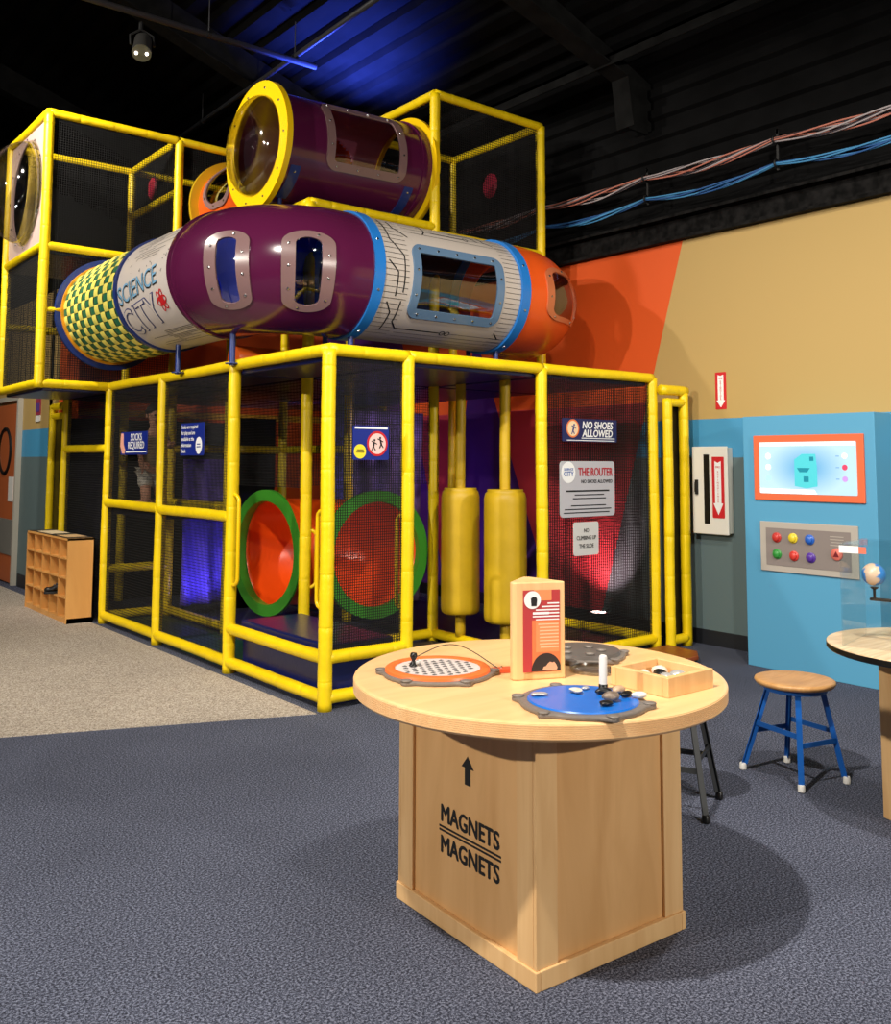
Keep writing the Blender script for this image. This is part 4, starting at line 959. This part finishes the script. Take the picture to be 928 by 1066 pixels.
for i in range(14):
    y = -6.5+1.32*i; t = thing('cable_hook', 'black hooked bracket carrying the cable bundles on the upper right wall', 'hook', (6.8, y, 4.2), 'cable hooks along the upper right wall')
    mb = MB(); mb.box((6.7, y-.012, 4.15), (6.93, y+.012, 4.19)); mb.build('arm', BLACK, t)
    for x, z in ((6.66, 4.08), (6.68, 3.89)):
        mb = MB(); mb.tube([(x+.03*math.cos(a), y, z+.01+.03*math.sin(a)) for a in [i*PI/8 for i in range(17)]], .008, 6); mb.build('hook_ring', BLACK, t)
    mb = MB(); mb.box((6.70, y-.01, 3.85), (6.715, y+.01, 4.19)); mb.build('drop_bar', BLACK, t)

# ------------------------------------------------------------------ ceiling pipes and track lamp
def pipe(lab, a, b, r):
    t = thing('ceiling_pipe', lab, 'pipe', a); mb = MB(); mb.tube([a, b], r, 10); mb.build('tube', PIPEC, t, smooth='all')
    d = V(b)-V(a); n = max(2, int(d.length/2.2)); N_ = d.normalized()
    for i in range(n):
        p = V(a)+d*((i+.5)/n); zt = ztop(p.x)-.02; mb = MB(); mb.tube([p, (p.x, p.y, zt)], .006, 6); mb.build('hanger_rod', PIPEC, t)
        mb = MB(); mb.tube([p-N_*.02, p+N_*.02], r*1.2, 10); mb.build('clamp', BLACK, t)
    return t
pipe('grey track pipe crossing above the left cabin, the spotlight hanging from it', (-4.5, 8.12, 5.5), (4.75, 8.02, 5.5), .03)
pipe('thin grey pipe rising to the right behind the yellow dome ring', (4.45, 4.6, 5.56), (4.6, 11.5, 5.56), .026)
t = thing('track_lamp', 'silver grey spotlight hanging from the ceiling pipe at upper left', 'spotlight', (2.98, 8.12, 5.47)); q = V((2.98, 8.08, 5.2)); ax = V((-.25, -.55, -.8)).normalized()
mb = MB(); mb.tube([(2.98, 8.12, 5.47), (2.98, 8.12, 5.40)], .02, 8); mb.build('stem', BLACK, t)
mb = MB(); sdv = ax.cross(V((0, 0, 1))).normalized(); c0 = q-ax*.06
mb.tube([c0+sdv*.10, c0+sdv*.10+V((0, .02, .10)), V((2.98, 8.12, 5.40)), c0-sdv*.10+V((0, .02, .10)), c0-sdv*.10], .012, 6); mb.build('yoke', BLACK, t)
mb = MB(); mb.lathe([(0, -.20), (.05, -.20), (.075, -.16), (.08, 0), (.085, .02), (.085, .07), (.078, .07)], q, ax, 20); mb.build('lamp_body', mat('grey_metal', (108, 106, 104), .35, .7), t, smooth=True)
mb = MB(); mb.lathe([(0, .055), (.078, .052)], q, ax, 20); mb.build('lamp_glass', mat('warm_lamp_glass', (120, 110, 100), .2, emit=(255, 230, 200), estr=.6), t)
for s_ in (-1, 1):
    mb = MB(); mb.lathe([(0, 0), (.018, .003), (.012, .03), (0, .036)], q+ax*.055+sdv*.045*s_, ax, 10); mb.build('bulb', mat('lamp_bulb', (255, 245, 230), .3, emit=(255, 240, 220), estr=4), t, smooth='all')

# ------------------------------------------------------------------ stools
def stool(lab, seat, feet, legm, footm, zs=.47, rs=.186):
    c = V((seat[0], seat[1], 0)); t = thing('stool', lab, 'stool', (seat[0], seat[1], 0))
    mb = MB(); mb.lathe([(0, zs-.032), (rs*.8, zs-.032), (rs*.95, zs-.026), (rs, zs-.012), (rs*.985, zs-.003), (rs*.93, zs), (rs*.5, zs-.006), (0, zs-.008)], (*seat, 0), n=40); mb.build('seat', STOOLW, t, smooth='all')
    mb = MB(); mb.lathe([(rs*.5, zs-.052), (rs*.78, zs-.052), (rs*.78, zs-.0325), (rs*.5, zs-.0325)], (*seat, 0), n=32, closed=True); mb.build('seat_ring', legm, t)
    tops = []
    for fx, fy in feet:
        d = V((fx, fy, 0))-c; tp = c+d.normalized()*(rs*.70); tops.append((V((tp.x, tp.y, zs-.045)), V((fx, fy, .03))))
    for a, b in tops:
        mb = MB(); d = (b-a).normalized(); s1 = V((b.x-c.x, b.y-c.y, 0)).normalized(); s2 = V((-s1.y, s1.x, 0)); w = .013
        # angle-iron leg: two thin webs
        mb.obox(a-s2*w, b-a, s2*2*w, s1*.004); mb.obox(a-s1*.022-s2*.002, b-a, s1*.022, s2*.004); mb.build('leg', legm, t)
        mb = MB(); mb.lathe([(.013, 0), (.017, .004), (.016, .030), (.013, .034)], (b.x, b.y, 0), n=14); mb.build('foot_cap', footm, t, smooth=True)
    n = len(tops)
    for i in range(n):
        p = tops[i]; q = tops[(i+1) % n]; k = .58 if i % 2 else .48; a = p[0]+(p[1]-p[0])*k; b = q[0]+(q[1]-q[0])*k
        mb = MB(); d = (b-a); s = V((-d.y, d.x, 0)).normalized(); mb.obox(a-s*.002-V((0, 0, .012)), d, s*.004, (0, 0, .024)); mb.build('stretcher', legm, t)
    return t
SB = mat('blue_enamel', (24, 92, 176), .35)
stool('round wooden stool with blue metal legs and white feet in front of the console', (4.20, 2.53), [(4.121, 2.774), (4.049, 2.42), (4.323, 2.35), (4.386, 2.696)], SB, WHITE)
A, B = V((3.395, 2.471)), V((3.679, 2.603)); q = V((-(B-A).y, (B-A).x))
stool('stool with dark grey legs half hidden behind the round magnet table', tuple((A+B)/2+q*.5), [tuple(A), tuple(B), tuple(B+q), tuple(A+q)], mat('dark_grey_enamel', (52, 54, 56), .4), BLACKP)

# ------------------------------------------------------------------ magnet table
t = thing('round_table', 'round birch table on a wooden crate base lettered MAGNETS', 'table', (2.28, 2.34, 0)); MT = t
ZT = .79; TC = V((2.28, 2.33, 0)); TR = .62
mb = MB(); prof = [(0, .735), (TR-.02, .735), (TR-.008, .738), (TR-.002, .744)]
for i in range(7):   # plywood layers on the rim
    z = .746+i*.0055; prof += [(TR, z), (TR, z+.004), (TR-.0015, z+.0047)]
prof += [(TR-.002, .786), (TR-.008, .7895), (TR-.014, .79), (0, .79)]
mb.lathe(prof, (*TC.xy, 0), n=96); mb.build('tabletop', TOPW, t, smooth=True)
e = -.0505; rX = V((math.cos(e), math.sin(e), 0)); rY = V((-math.sin(e), math.cos(e), 0)); K = V((1.952, 2.005, 0)); CA, CB_ = .644, .73; UZ = V((0, 0, 1))
def cb(a, b, name, m, bev=.003):   # box in crate coordinates
    mb = MB(); mb.obox(K+rX*a[0]+rY*a[1]+UZ*a[2], rX*(b[0]-a[0]), rY*(b[1]-a[1]), UZ*(b[2]-a[2])); return mb.build(name, m, t, bevel=bev)
# panels (inset) and corner boards, skirting
lp = cb((.018, .02, .03), (.030, CB_-.02, .734), 'side_panel', BIRCH, 0); cb((CA-.03, .02, .03), (CA-.018, CB_-.02, .734), 'side_panel', BIRCH, 0)
cb((.02, .018, .03), (CA-.02, .030, .734), 'side_panel', BIRCH, 0); cb((.02, CB_-.03, .03), (CA-.02, CB_-.018, .734), 'side_panel', BIRCH, 0)
w_ = .085
for x0, y0, xa, ya in ((0, 0, 1, 1), (CA, 0, -1, 1), (0, CB_, 1, -1), (CA, CB_, -1, -1)):
    mb = MB(); o = K+rX*x0+rY*y0+UZ*.0555
    mb.obox(o+rX*.006*xa+rY*.006*ya, rX*xa*(w_ if ya*1 else w_), rY*ya*.012, UZ*.678); mb.obox(o+rX*.006*xa+rY*.0185*ya, rX*xa*.012, rY*ya*(w_-.012), UZ*.678)
    mb.build('corner_board', BIRCHL, t, bevel=.002)
for a, b in (((0, 0, 0), (.018, CB_, .056)), ((CA-.018, 0, 0), (CA, CB_, .056)), ((.0185, 0, 0), (CA-.0185, .018, .056)), ((.0185, CB_-.018, 0), (CA-.0185, CB_, .056))): cb(a, b, 'base_board', BIRCHL)
# lettering on the left panel
tx = K+rX*.018-UZ*0; uL = -rY
def onleft(u, z): return K+rX*.0178+rY*u+UZ*z
write('lettering', 'MAGNETS', .076, INK, t, onleft(.337, .350), uL, bold=.034, sx=.89, lift=.0008)
write('lettering', 'MAGNETS', .076, INK, t, onleft(.337, .252), uL, bold=.034, sx=.89, lift=.0008)
for z in (.3065, .2945):
    mb = MB(); mb.obox(onleft(.337+.160, z)-rX*.001, -rY*.32, UZ*.0065, rX*.0008); mb.build('printed_line', INK, t)
plate('printed_arrow', [(-.014, -.045), (.016, -.045), (.016, .008), (.033, .008), (.001, .045), (-.031, .008), (-.014, .008)], .0008, INK, t, onleft(.345, .520), uL)
# ------------------------------------------------------------------ things on the magnet table
GRF = mat('grey_casting', (118, 110, 104), .45, bump=.4, bscale=40)
def station(lab, c, r, lobes, rot, top):
    """a grey casting with lobed rim; top(t) adds what lies in it"""
    t = thing('magnet_station', lab, 'magnet station', (*c, ZT)); P = []
    for i in range(144):
        a = 2*PI*i/144; k = 0
        for j in range(lobes):
            d = (a-rot-2*PI*j/lobes+PI) % (2*PI)-PI; k = max(k, math.exp(-(d/.115)**2))
        P.append((r*(1+.135*k)*math.cos(a), r*(1+.135*k)*math.sin(a)))
    mb = MB(); mb.prism(P, (*c, ZT+.0005), (1, 0, 0), (0, 1, 0), (0, 0, .014)); mb.build('casting', GRF, t, bevel=.005)
    for j in range(lobes):
        a = rot+2*PI*j/lobes; mb = MB(); mb.lathe([(.020, .0145), (.018, .018), (.008, .020), (0, .0205)], (c[0]+r*1.03*math.cos(a), c[1]+r*1.03*math.sin(a), ZT), n=14); mb.build('lobe_boss', GRF, t, smooth='all')
    top(t, V((*c, ZT))); return t
def top_orange(t, c):
    mb = MB(); mb.lathe([(.144, .0150), (.144, .023), (.149, .027), (.170, .027), (.176, .023), (.178, .015)], c, n=56, closed=True); mb.build('orange_rim', mat('orange_rim_plastic', (228, 112, 56), .35), t, smooth=True)
    mb = MB(); mb.lathe([(0, .022), (.1435, .022), (.1435, .016), (0, .016)], c, n=48); dsk = mb.build('white_dial', mat('white_dial', (216, 206, 204), .3), t)
    FIL = mat('iron_filings', (104, 100, 100), .6, .3)
    mb = MB()
    for i in range(-4, 5):
        for j in range(-4, 5):
            x, y = i*.031+(j % 2)*.0155, j*.027
            if math.hypot(x, y) > .124: continue
            vs = []
            for k in range(10):
                a = 2*PI*k/10; rr = .0095*(1+random.uniform(-.25, .25)); vs.append(c+V((x+rr*math.cos(a), y+rr*math.sin(a)*.8, .0224)))
            vs.append(c+V((x, y, .0260))); mb.add(vs, [(k, (k+1) % 10, 10) for k in range(10)])
    o = mb.build('filings', FIL, t); o['kind'] = 'stuff'
station('grey magnet station with an orange rim and white dial at the table left', (2.00, 2.52), .185, 6, .35, top_orange)
def top_blue(t, c):
    mb = MB(); mb.lathe([(0, .019), (.160, .019), (.164, .015), (0, .0148)], c, n=56); mb.build('blue_disc', mat('bright_blue_plastic', (24, 108, 204), .3), t, smooth=True)
station('grey magnet station with a bright blue disc at the table front', (2.09, 1.945), .187, 6, .15, top_blue)
def top_grey(t, c):
    mb = MB(); mb.lathe([(0, .020), (.09, .020), (.125, .026), (.135, .026), (.14, .015), (0, .0148)], c, n=48); mb.build('grey_dial', mat('dark_grey_plastic', (92, 86, 82), .3), t, smooth=True)
    for i in range(5):
        a = i*1.3+.4; mb = MB(); mb.lathe([(.018, 0), (.016, .006), (0, .008)], c+V((.07*math.cos(a), .07*math.sin(a), .0205)), n=12); mb.build('stud', GRF, t, smooth='all')
station('all grey magnet station behind the triangular sign on the table', (2.60, 2.42), .155, 6, .5, top_grey)
# clear dish in front of the grey station
t = thing('clear_dish', 'shallow clear dish lying in front of the grey station', 'dish', (2.455, 2.225, ZT)); c = (2.455, 2.225, ZT)
mb = MB(); mb.lathe([(0, .001), (.085, .001), (.087, .012), (.084, .012), (.082, .004), (0, .004)], c, n=40); mb.build('dish', clear_mat('cloudy_clear', (225, 225, 222), .14, .15), t, smooth=True)
# tethered magnet and its cord
t = thing('handheld_magnet', 'small black knobbed magnet standing on the white dial, cord attached', 'magnet', (1.945, 2.585, ZT+.0225)); c = V((1.945, 2.585, ZT+.0225))
mb = MB(); mb.lathe([(0, 0), (.013, 0), (.014, .004), (.008, .010), (.006, .020), (.011, .028), (.013, .034), (.010, .044), (0, .046)], c, (.12, .05, 1), n=14); mb.build('knob', BLACKP, t, smooth='all')
mb = MB(); mb.lathe([(.005, -.010), (.005, .010)], c+V((.016, -.004, .014)), (1, .2, .2), n=10); mb.build('white_tip', WHITE, t)
P = []; a, b = c+V((.012, 0, .030)), V((2.178, 2.400, ZT+.014))
for i in range(29):
    u = i/28; P.append(a.lerp(b, u)+V((.03*math.sin(PI*u), .05*math.sin(PI*u), .048*math.sin(PI*min(1, u*1.02))**1.2)))
mb = MB(); mb.tube(P, .0016, 6); mb.build('cord', BLACKP, t, smooth='all')
t = thing('cord_block', 'small orange block beside the triangular sign holding the cord', 'block', (2.185, 2.395, ZT))
mb = MB(); mb.obox((2.150, 2.405, ZT+.0003), V((.062, -.028, 0)), V((.014, .030, 0)), (0, 0, .016)); mb.build('block_body', mat('coral_block', (226, 96, 60), .4), t, bevel=.003)
mb = MB(); mb.lathe([(.004, .016), (.004, .022), (0, .023)], (2.183, 2.403, ZT), n=8); mb.build('screw', STEEL, t)
# triangular sign block
t = thing('table_sign', 'upright three sided wooden sign block with a red and orange panel', 'sign', (2.23, 2.28, ZT))
A_ = V((2.141, 2.284, 0)); B_ = V((2.296, 2.214, 0)); d_ = (B_-A_).normalized(); n_ = V((d_.y, -d_.x, 0)); L_ = (B_-A_).length; HS = .315
ctr = (A_+B_)/2-n_*.075
poly = [A_-n_*0, B_, B_-n_*.012-d_*.0, (A_+B_)/2-n_*.150+d_*.012, (A_+B_)/2-n_*.150-d_*.012, A_-n_*.030+d_*-.012, A_-n_*.006-d_*.012]
mb = MB(); mb.prism([(p.x, p.y) for p in poly], (0, 0, ZT+.0005), (1, 0, 0), (0, 1, 0), (0, 0, HS)); mb.build('wood_block', BIRCHL, t, bevel=.004)
oc = (A_+B_)/2+V((0, 0, ZT+HS/2)); pw, ph = L_*.76, HS*.84; ox = L_*.015
RED1 = mat('panel_red', (178, 50, 52), .5); OR1 = mat('panel_orange', (224, 118, 66), .5); OR2 = mat('panel_light_orange', (236, 140, 86), .5)
def pl(name, x0, x1, y0, y1, m, lift, th=.0006): return plate(name, [(x0, y0), (x1, y0), (x1, y1), (x0, y1)], th, m, t, oc, d_, lift=lift)
X0, X1, Y0, Y1 = -pw/2+ox, pw/2+ox, -ph/2, ph/2
pl('print_panel', X0, X1, Y0, Y1, RED1, .0005, .0012)
pl('orange_block_print', X0+pw*.24, X1, Y0, Y0+ph*.63, OR1, .0018); pl('light_block_print', X0+pw*.30, X0+pw*.77, Y1-ph*.13, Y1, OR2, .0018); pl('light_block_print', X0+pw*.34, X1-.004, Y0+ph*.24, Y0+ph*.60, OR2, .0025, .0003)
bars('small_print', [(X0+pw*k, X1-.003, Y1-ph*(.165+.04*i)) for i, k in enumerate((.66, .50, .34, .26, .26, .34))], PRINTW, t, oc, d_, lift=.0022, h=.0045)
bars('small_print', [(X0+pw*.26, X0+pw*.70, Y1-ph*.285)], PRINTW, t, oc, d_, lift=.0026, h=.008)
bars('small_print', [(X0+pw*k, X1-.006, Y0+ph*(.58-.04*i)) for i, k in enumerate((.40, .44, .44, .44, .44, .44, .44, .46))], mat('pale_orange_print', (244, 190, 150), .6), t, oc, d_, lift=.0032, h=.004)
plate('round_photo', disc(.029), .0006, PRINTW, t, oc+V((X0+pw*.25, 0, 0)).x*d_+UZ*(Y1-ph*.12)-V((0, 0, 0)), d_, lift=.003)
plate('rock_print', [(-.008, -.017), (.010, -.017), (.012, .004), (.009, .012), (-.002, .013), (-.010, .008)], .0004, INK, t, oc+d_*(X0+pw*.28)+UZ*(Y1-ph*.13), d_, lift=.0038)
hp = [(.052*math.cos(PI*i/20), .058*math.sin(PI*i/20)) for i in range(21)]; hp = [(min(p[0], X1-(X0+pw*.62)), p[1]) for p in hp]
plate('dark_photo', hp, .0006, mat('dark_photo_print', (36, 26, 26), .5), t, oc+d_*(X0+pw*.62)+UZ*(Y0+.002), d_, lift=.003)
plate('photo_rock', [(-.014, .004), (-.010, .014), (-.002, .016), (.004, .024), (.012, .030), (.020, .027), (.027, .029), (.034, .020), (.038, .010), (.036, .004), (.020, .002), (.004, .003)], .0004, mat('photo_tan', (214, 160, 130), .6), t, oc+d_*(X0+pw*.62)+UZ*(Y0+.002), d_, lift=.0038)
# wooden tray
t = thing('wooden_tray', 'square open birch tray of shells at the right edge of the round table', 'tray', (2.46, 1.945, ZT))
x0, x1, y0, y1, hh, th = 2.345, 2.572, 1.832, 2.060, .060, .022
mb = MB(); mb.box((x0, y0, ZT+.0004), (x1, y0+th, ZT+hh)); mb.box((x0, y1-th, ZT+.0004), (x1, y1, ZT+hh)); mb.box((x0, y0+th, ZT+.0004), (x0+th, y1-th, ZT+hh)); mb.box((x1-th, y0+th, ZT+.0004), (x1, y1-th, ZT+hh)); mb.build('tray_walls', BIRCHL, t, bevel=.002)
mb = MB(); mb.box((x0+th, y0+th, ZT+.0006), (x1-th, y1-th, ZT+.010)); mb.build('tray_floor', BIRCH, t)
# small finds: shells, stones and metal bits
def pebble(name, lab, c, s, m, cat, grp=None, rot=0., seed=0, cup=False):
    rn = random.Random(seed); mb = MB(); n, k = 14, 7; vs = []
    ph = [rn.uniform(0, 6.28) for _ in range(3)]
    for j in range(k+1):
        th = PI*j/k
        for i in range(n):
            a = 2*PI*i/n; q = 1+.16*math.sin(2*a+ph[0])+.10*math.sin(3*a+ph[1]+th*2)
            z = math.cos(th)
            if cup and z > 0: z = -z*.55
            vs.append((s[0]*math.sin(th)*math.cos(a)*q, s[1]*math.sin(th)*math.sin(a)*q, s[2]*z))
    cr, sr = math.cos(rot), math.sin(rot); vs = [V((c[0]+x*cr-y*sr, c[1]+x*sr+y*cr, c[2]+s[2]+z)) for x, y, z in vs]
    mb.add(vs, [(j*n+i, j*n+(i+1) % n, (j+1)*n+(i+1) % n, (j+1)*n+i) for j in range(k) for i in range(n)])
    return tag(mb.build(name, m, smooth='all', loc=c), lab, cat, grp)
SHW = mat('shell_white', (214, 200, 186), .4, var=.2, vscale=60); STG = mat('stone_grey', (128, 112, 100), .5, .2, var=.3, vscale=60); STB = mat('black_stone', (20, 20, 22), .4); SIL = mat('silver_metal', (190, 188, 186), .3, .35)
zb = ZT+.0195
pebble('metal_piece', 'flat silver piece lying alone on the left of the blue disc', (2.008, 2.045, zb), (.024, .016, .005), SIL, 'metal piece', seed=1, rot=-.6)
pebble('shell', 'cupped white shell at the middle of the blue disc', (2.120, 2.000, zb), (.026, .020, .012), SHW, 'shell', seed=2, rot=.6, cup=True)
pebble('metal_piece', 'small silver piece between the cupped shell and the white wand', (2.172, 2.010, zb), (.013, .010, .005), SIL, 'metal piece', seed=3)
pebble('stone', 'glossy black stone at the foot of the white wand', (2.170, 1.936, zb), (.022, .014, .010), STB, 'stone', seed=4, rot=-.5)
pebble('stone', 'grey brown stone in front of the wand on the blue disc', (2.128, 1.868, zb), (.030, .022, .014), STG, 'stone', seed=5, rot=.3)
pebble('stone', 'black stone in front of the grey brown stone, nearest the disc edge', (2.075, 1.842, zb), (.024, .014, .008), STB, 'stone', seed=6, rot=-.4)
pebble('stone', 'black stone right of the wand beside the white shell', (2.200, 1.874, zb), (.022, .013, .009), STB, 'stone', seed=7, rot=.2)
pebble('shell', 'tan shell behind the grey brown stone, right of the wand', (2.212, 1.914, zb), (.022, .017, .012), mat('shell_tan', (190, 160, 130), .45), 'shell', seed=8)
pebble('shell', 'white shell at the right edge of the blue disc', (2.218, 1.838, zb), (.022, .013, .010), mat('shell_bright', (230, 224, 214), .4), 'shell', seed=9, rot=-.5)
for i, (x, y, m, nm, lab) in enumerate(((2.42, 1.985, SHW, 'shell', 'white shell at the left in the wooden tray'), (2.47, 1.96, STB, 'stone', 'black stone in the middle of the wooden tray'), (2.50, 1.915, SIL, 'metal_piece', 'silver piece at the right in the wooden tray'),
                                  (2.44, 1.915, SIL, 'metal_piece', 'silver piece at the front in the wooden tray'), (2.51, 1.995, SHW, 'shell', 'white shell at the back in the wooden tray'))):
    pebble(nm, lab, (x, y, ZT+.0105), (.030, .024, .020), m, nm.replace('_', ' '), seed=20+i, rot=i)
t = thing('wand', 'white upright magnet wand standing among stones on the blue disc', 'wand', (2.205, 1.968, zb)); c = V((2.205, 1.968, zb))
mb = MB(); mb.lathe([(0, 0), (.014, 0), (.014, .018), (.0125, .02)], c, (.01, 0, 1), 16); mb.build('wand_base', BLACKP, t, smooth=True)
mb = MB(); mb.lathe([(.0125, .020), (.0125, .098), (.0115, .103), (.007, .106), (0, .107)], c, (.01, 0, 1), 18); mb.build('wand_tube', WHITE, t, smooth=True)

# ------------------------------------------------------------------ right hand table with the planet model under its clear box
t = thing('round_table', 'pale round table with black edge at the right frame edge', 'table', (4.12, 1.80, 0)); ZR = .74; RC = V((4.12, 1.80, 0)); RR = .452
mb = MB(); mb.lathe([(0, ZR-.004), (RR-.001, ZR-.004), (RR-.003, ZR), (0, ZR)], RC, n=80); mb.build('tabletop', PALEW, t, smooth=True)
mb = MB(); mb.lathe([(0, ZR-.030), (RR-.006, ZR-.030), (RR, ZR-.024), (RR, ZR-.0045), (0, ZR-.0045)], RC, n=80); mb.build('edge_band', BLACKP, t, smooth=True)
mb = MB(); c = V((4.045, 2.055, 0)); ux = V((.96, -.30, 0)).normalized(); uy = V((-.30, -.96, 0)).normalized(); n = 8
poly = [(.02, 0), (.36, 0), (.38, .02), (.38, .36), (.36, .38), (.02, .38), (0, .36), (0, .02)]
mb.prism(poly, c, ux, uy, (0, 0, ZR-.031)); mb.build('pedestal', BIRCHL, t, bevel=.004)
t = thing('acrylic_box', 'clear acrylic box standing on the pale right hand table', 'display box', (4.2, 1.83, ZR)); zt = 1.165; q0 = V((3.80, 2.02, 0))
ux = V((.2, -.98, 0)).normalized(); uy = V((.98, .2, 0)).normalized(); W_, D2 = .45, .34; th = .006
bx = V((3.803, 2.069, ZR+.0005))
for o, a, b in ((bx, ux*W_, uy*th), (bx+uy*(D2-th), ux*W_, uy*th), (bx+uy*th, ux*th, uy*(D2-2*th)), (bx+ux*(W_-th)+uy*th, ux*th, uy*(D2-2*th))):
    mb = MB(); mb.obox(o, a, b, UZ*(zt-ZR-.0075)); mb.build('side_pane', ACRY, t)
mb = MB(); mb.obox(bx+UZ*(zt-ZR-.007), ux*W_, uy*D2, UZ*th); mb.build('top_pane', ACRY, t)
mb = MB(); mb.obox(bx-uy*.0012+UZ*(zt-ZR-.040)+ux*.0, ux*.078, uy*.001, UZ*.030); tag(mb.build('white_label', PRINTW, loc=tuple(bx)), 'white label stuck on the top corner of the acrylic box', 'label')
mb = MB(); mb.obox(bx-uy*.0012+UZ*(zt-ZR-.040)+ux*.0785, ux*.03, uy*.001, UZ*.028); tag(mb.build('coral_label', mat('coral_print', (222, 110, 84), .5), loc=tuple(bx)), 'coral label stuck beside the white one on the acrylic box', 'label')
# planet model
t = thing('planet_model', 'small globe on a black arm inside the clear box', 'planet model', (4.15, 1.92, ZR))
m = bpy.data.materials.new('globe_map'); m.use_nodes = True; nt = m.node_tree; b = nt.nodes['Principled BSDF']; tc = nt.nodes.new('ShaderNodeTexCoord'); nz = nt.nodes.new('ShaderNodeTexNoise'); nz.inputs['Scale'].default_value = 14; nz.inputs['Detail'].default_value = 5
rp = nt.nodes.new('ShaderNodeValToRGB'); rp.color_ramp.elements[0].position = .56; rp.color_ramp.elements[0].color = (*lin((58, 130, 205)), 1); rp.color_ramp.elements[1].position = .60; rp.color_ramp.elements[1].color = (*lin((222, 190, 165)), 1)
nt.links.new(tc.outputs['Object'], nz.inputs[0]); nt.links.new(nz.outputs[0], rp.inputs[0]); nt.links.new(rp.outputs[0], b.inputs['Base Color']); b.inputs['Roughness'].default_value = .3
GC = V((4.028, 2.037, 1.021)); rg = .049
mb = MB(); mb.lathe([(rg*math.sin(PI*i/16), -rg*math.cos(PI*i/16)) for i in range(17)], GC, (.2, 0, 1), 28); mb.build('globe', m, t, smooth='all')
mb = MB(); mb.lathe([(.018, -rg-.004), (.012, -rg-.012), (.006, -rg-.014), (.006, -rg-.055)], GC, n=14); mb.build('globe_pin', BLACK, t, smooth=True)
mb = MB(); a = GC-UZ*(rg+.063); mb.obox(a-ux*.018-uy*.012, ux*.20, uy*.024, UZ*.012); mb.build('arm', BLACK, t, bevel=.003)
mb = MB(); mb.obox(a+ux*.07-uy*.012-UZ*.034, ux*.16, uy*.024, UZ*.014); mb.build('lower_arm', mat('dark_red_metal', (70, 26, 30), .4), t, bevel=.003)
mb = MB(); c2 = a+ux*.16; mb.tube([(c2.x, c2.y, ZR+.012), c2+UZ*.012], .011, 12); mb.build('pillar', BLACK, t, smooth='all')
mb = MB(); mb.lathe([(0, .001), (.075, .001), (.07, .012), (0, .012)], (c2.x, c2.y, ZR), n=28); mb.build('base', mat('dark_blue_metal', (40, 60, 110), .35), t, smooth=True)
#LIGHTS
def spot(name, loc, to, power, ang=80, blend=.6, size=.08, col=(1, .93, .82)):
    d = bpy.data.lights.new(name, 'SPOT'); d.energy = power; d.spot_size = math.radians(ang); d.spot_blend = blend; d.shadow_soft_size = size; d.color = col
    o = bpy.data.objects.new(name, d); COL.objects.link(o); o.location = loc
    o.rotation_euler = (V(to)-V(loc)).to_track_quat('-Z', 'Y').to_euler(); return o
w = bpy.data.worlds.new('world'); sc.world = w; w.use_nodes = True
w.node_tree.nodes['Background'].inputs[0].default_value = (.8, .85, 1, 1); w.node_tree.nodes['Background'].inputs[1].default_value = .03
spot('track_lamp_near', (-.1, 1.7, 5.2), (2.6, 2.6, 0), 1150, 110)
spot('track_lamp_left', (-6, 3.6, 4.2), (2.8, 5.0, 1.2), 1500, 60)
spot('track_lamp_behind', (3.0, -6.5, 3.8), (3.4, 4.0, 1.0), 1500, 70)
spot('track_lamp_cabin', (1.0, 8.0, 5.3), (2.43, 9.2, 4.0), 450, 80)
spot('added_dome_fill', (-3.4, 6.1, 4.7), (4.0, 6.75, 4.05), 900, 17)  # added unseen spot, brightens the inside of the purple dome tube
spot('added_corner_fill', (-2.5, 9.6, 5.0), (3.1, 11.1, 2.6), 420, 50)  # unseen fill spot added to lighten the left wall behind the cabin net
spot('added_mural_fill', (4.9, 9.5, 1.8), (5.2, 10.9, 1.6), 16, 110)  # extra spot without a fixture, put in to light the orange back wall
spot('added_blue_tube_fill', (3.30, 6.2, 3.2), (3.15, 7.0, 2.9), 40, 110, .8, .05, (.08, .14, 1))  # added blue spot inside the tube so the left slot window looks blue
spot('track_lamp_high', (-1.0, 7.2, 5.6), (3.0, 7.8, 3.0), 500, 90)
spot('track_lamp_right', (2.6, .6, 5.3), (5.8, 3.2, .8), 560, 90)
spot('blue_ceiling_lamp', (5.2, 8.2, 4.9), (5.0, 7.6, 8), 760, 120, .8, .1, (.05, .1, 1))
spot('blue_floor_lamp', (3.93, 8.42, .16), (3.95, 8.9, .6), 22, 110, .8, .05, (.2, .16, 1))
spot('violet_lamp', (5.5, 7.9, .3), (6.6, 7.4, 1.2), 14, 130, .8, .05, (.55, .15, 1))
spot('violet_cave_lamp', (5.35, 6.9, 1.9), (5.4, 7.7, 1.5), 22, 120, .8, .05, (.5, .4, 1))
spot('blue_cave_lamp', (5.6, 8.05, 1.2), (5.75, 8.8, 1.5), 30, 120, .8, .05, (.25, .3, 1))
spot('red_floor_lamp', (6.33, 5.72, .17), (6.67, 5.98, .9), 260, 92, .8, .05, (1, .55, .6))
sc.view_settings.view_transform = 'Standard'; sc.view_settings.look = 'None'; sc.view_settings.gamma = 1; sc.view_settings.use_curve_mapping = False
sc.view_settings.exposure = .25
sc.cycles.use_denoising = True
sc.cycles.max_bounces = 8; sc.cycles.transparent_max_bounces = 16
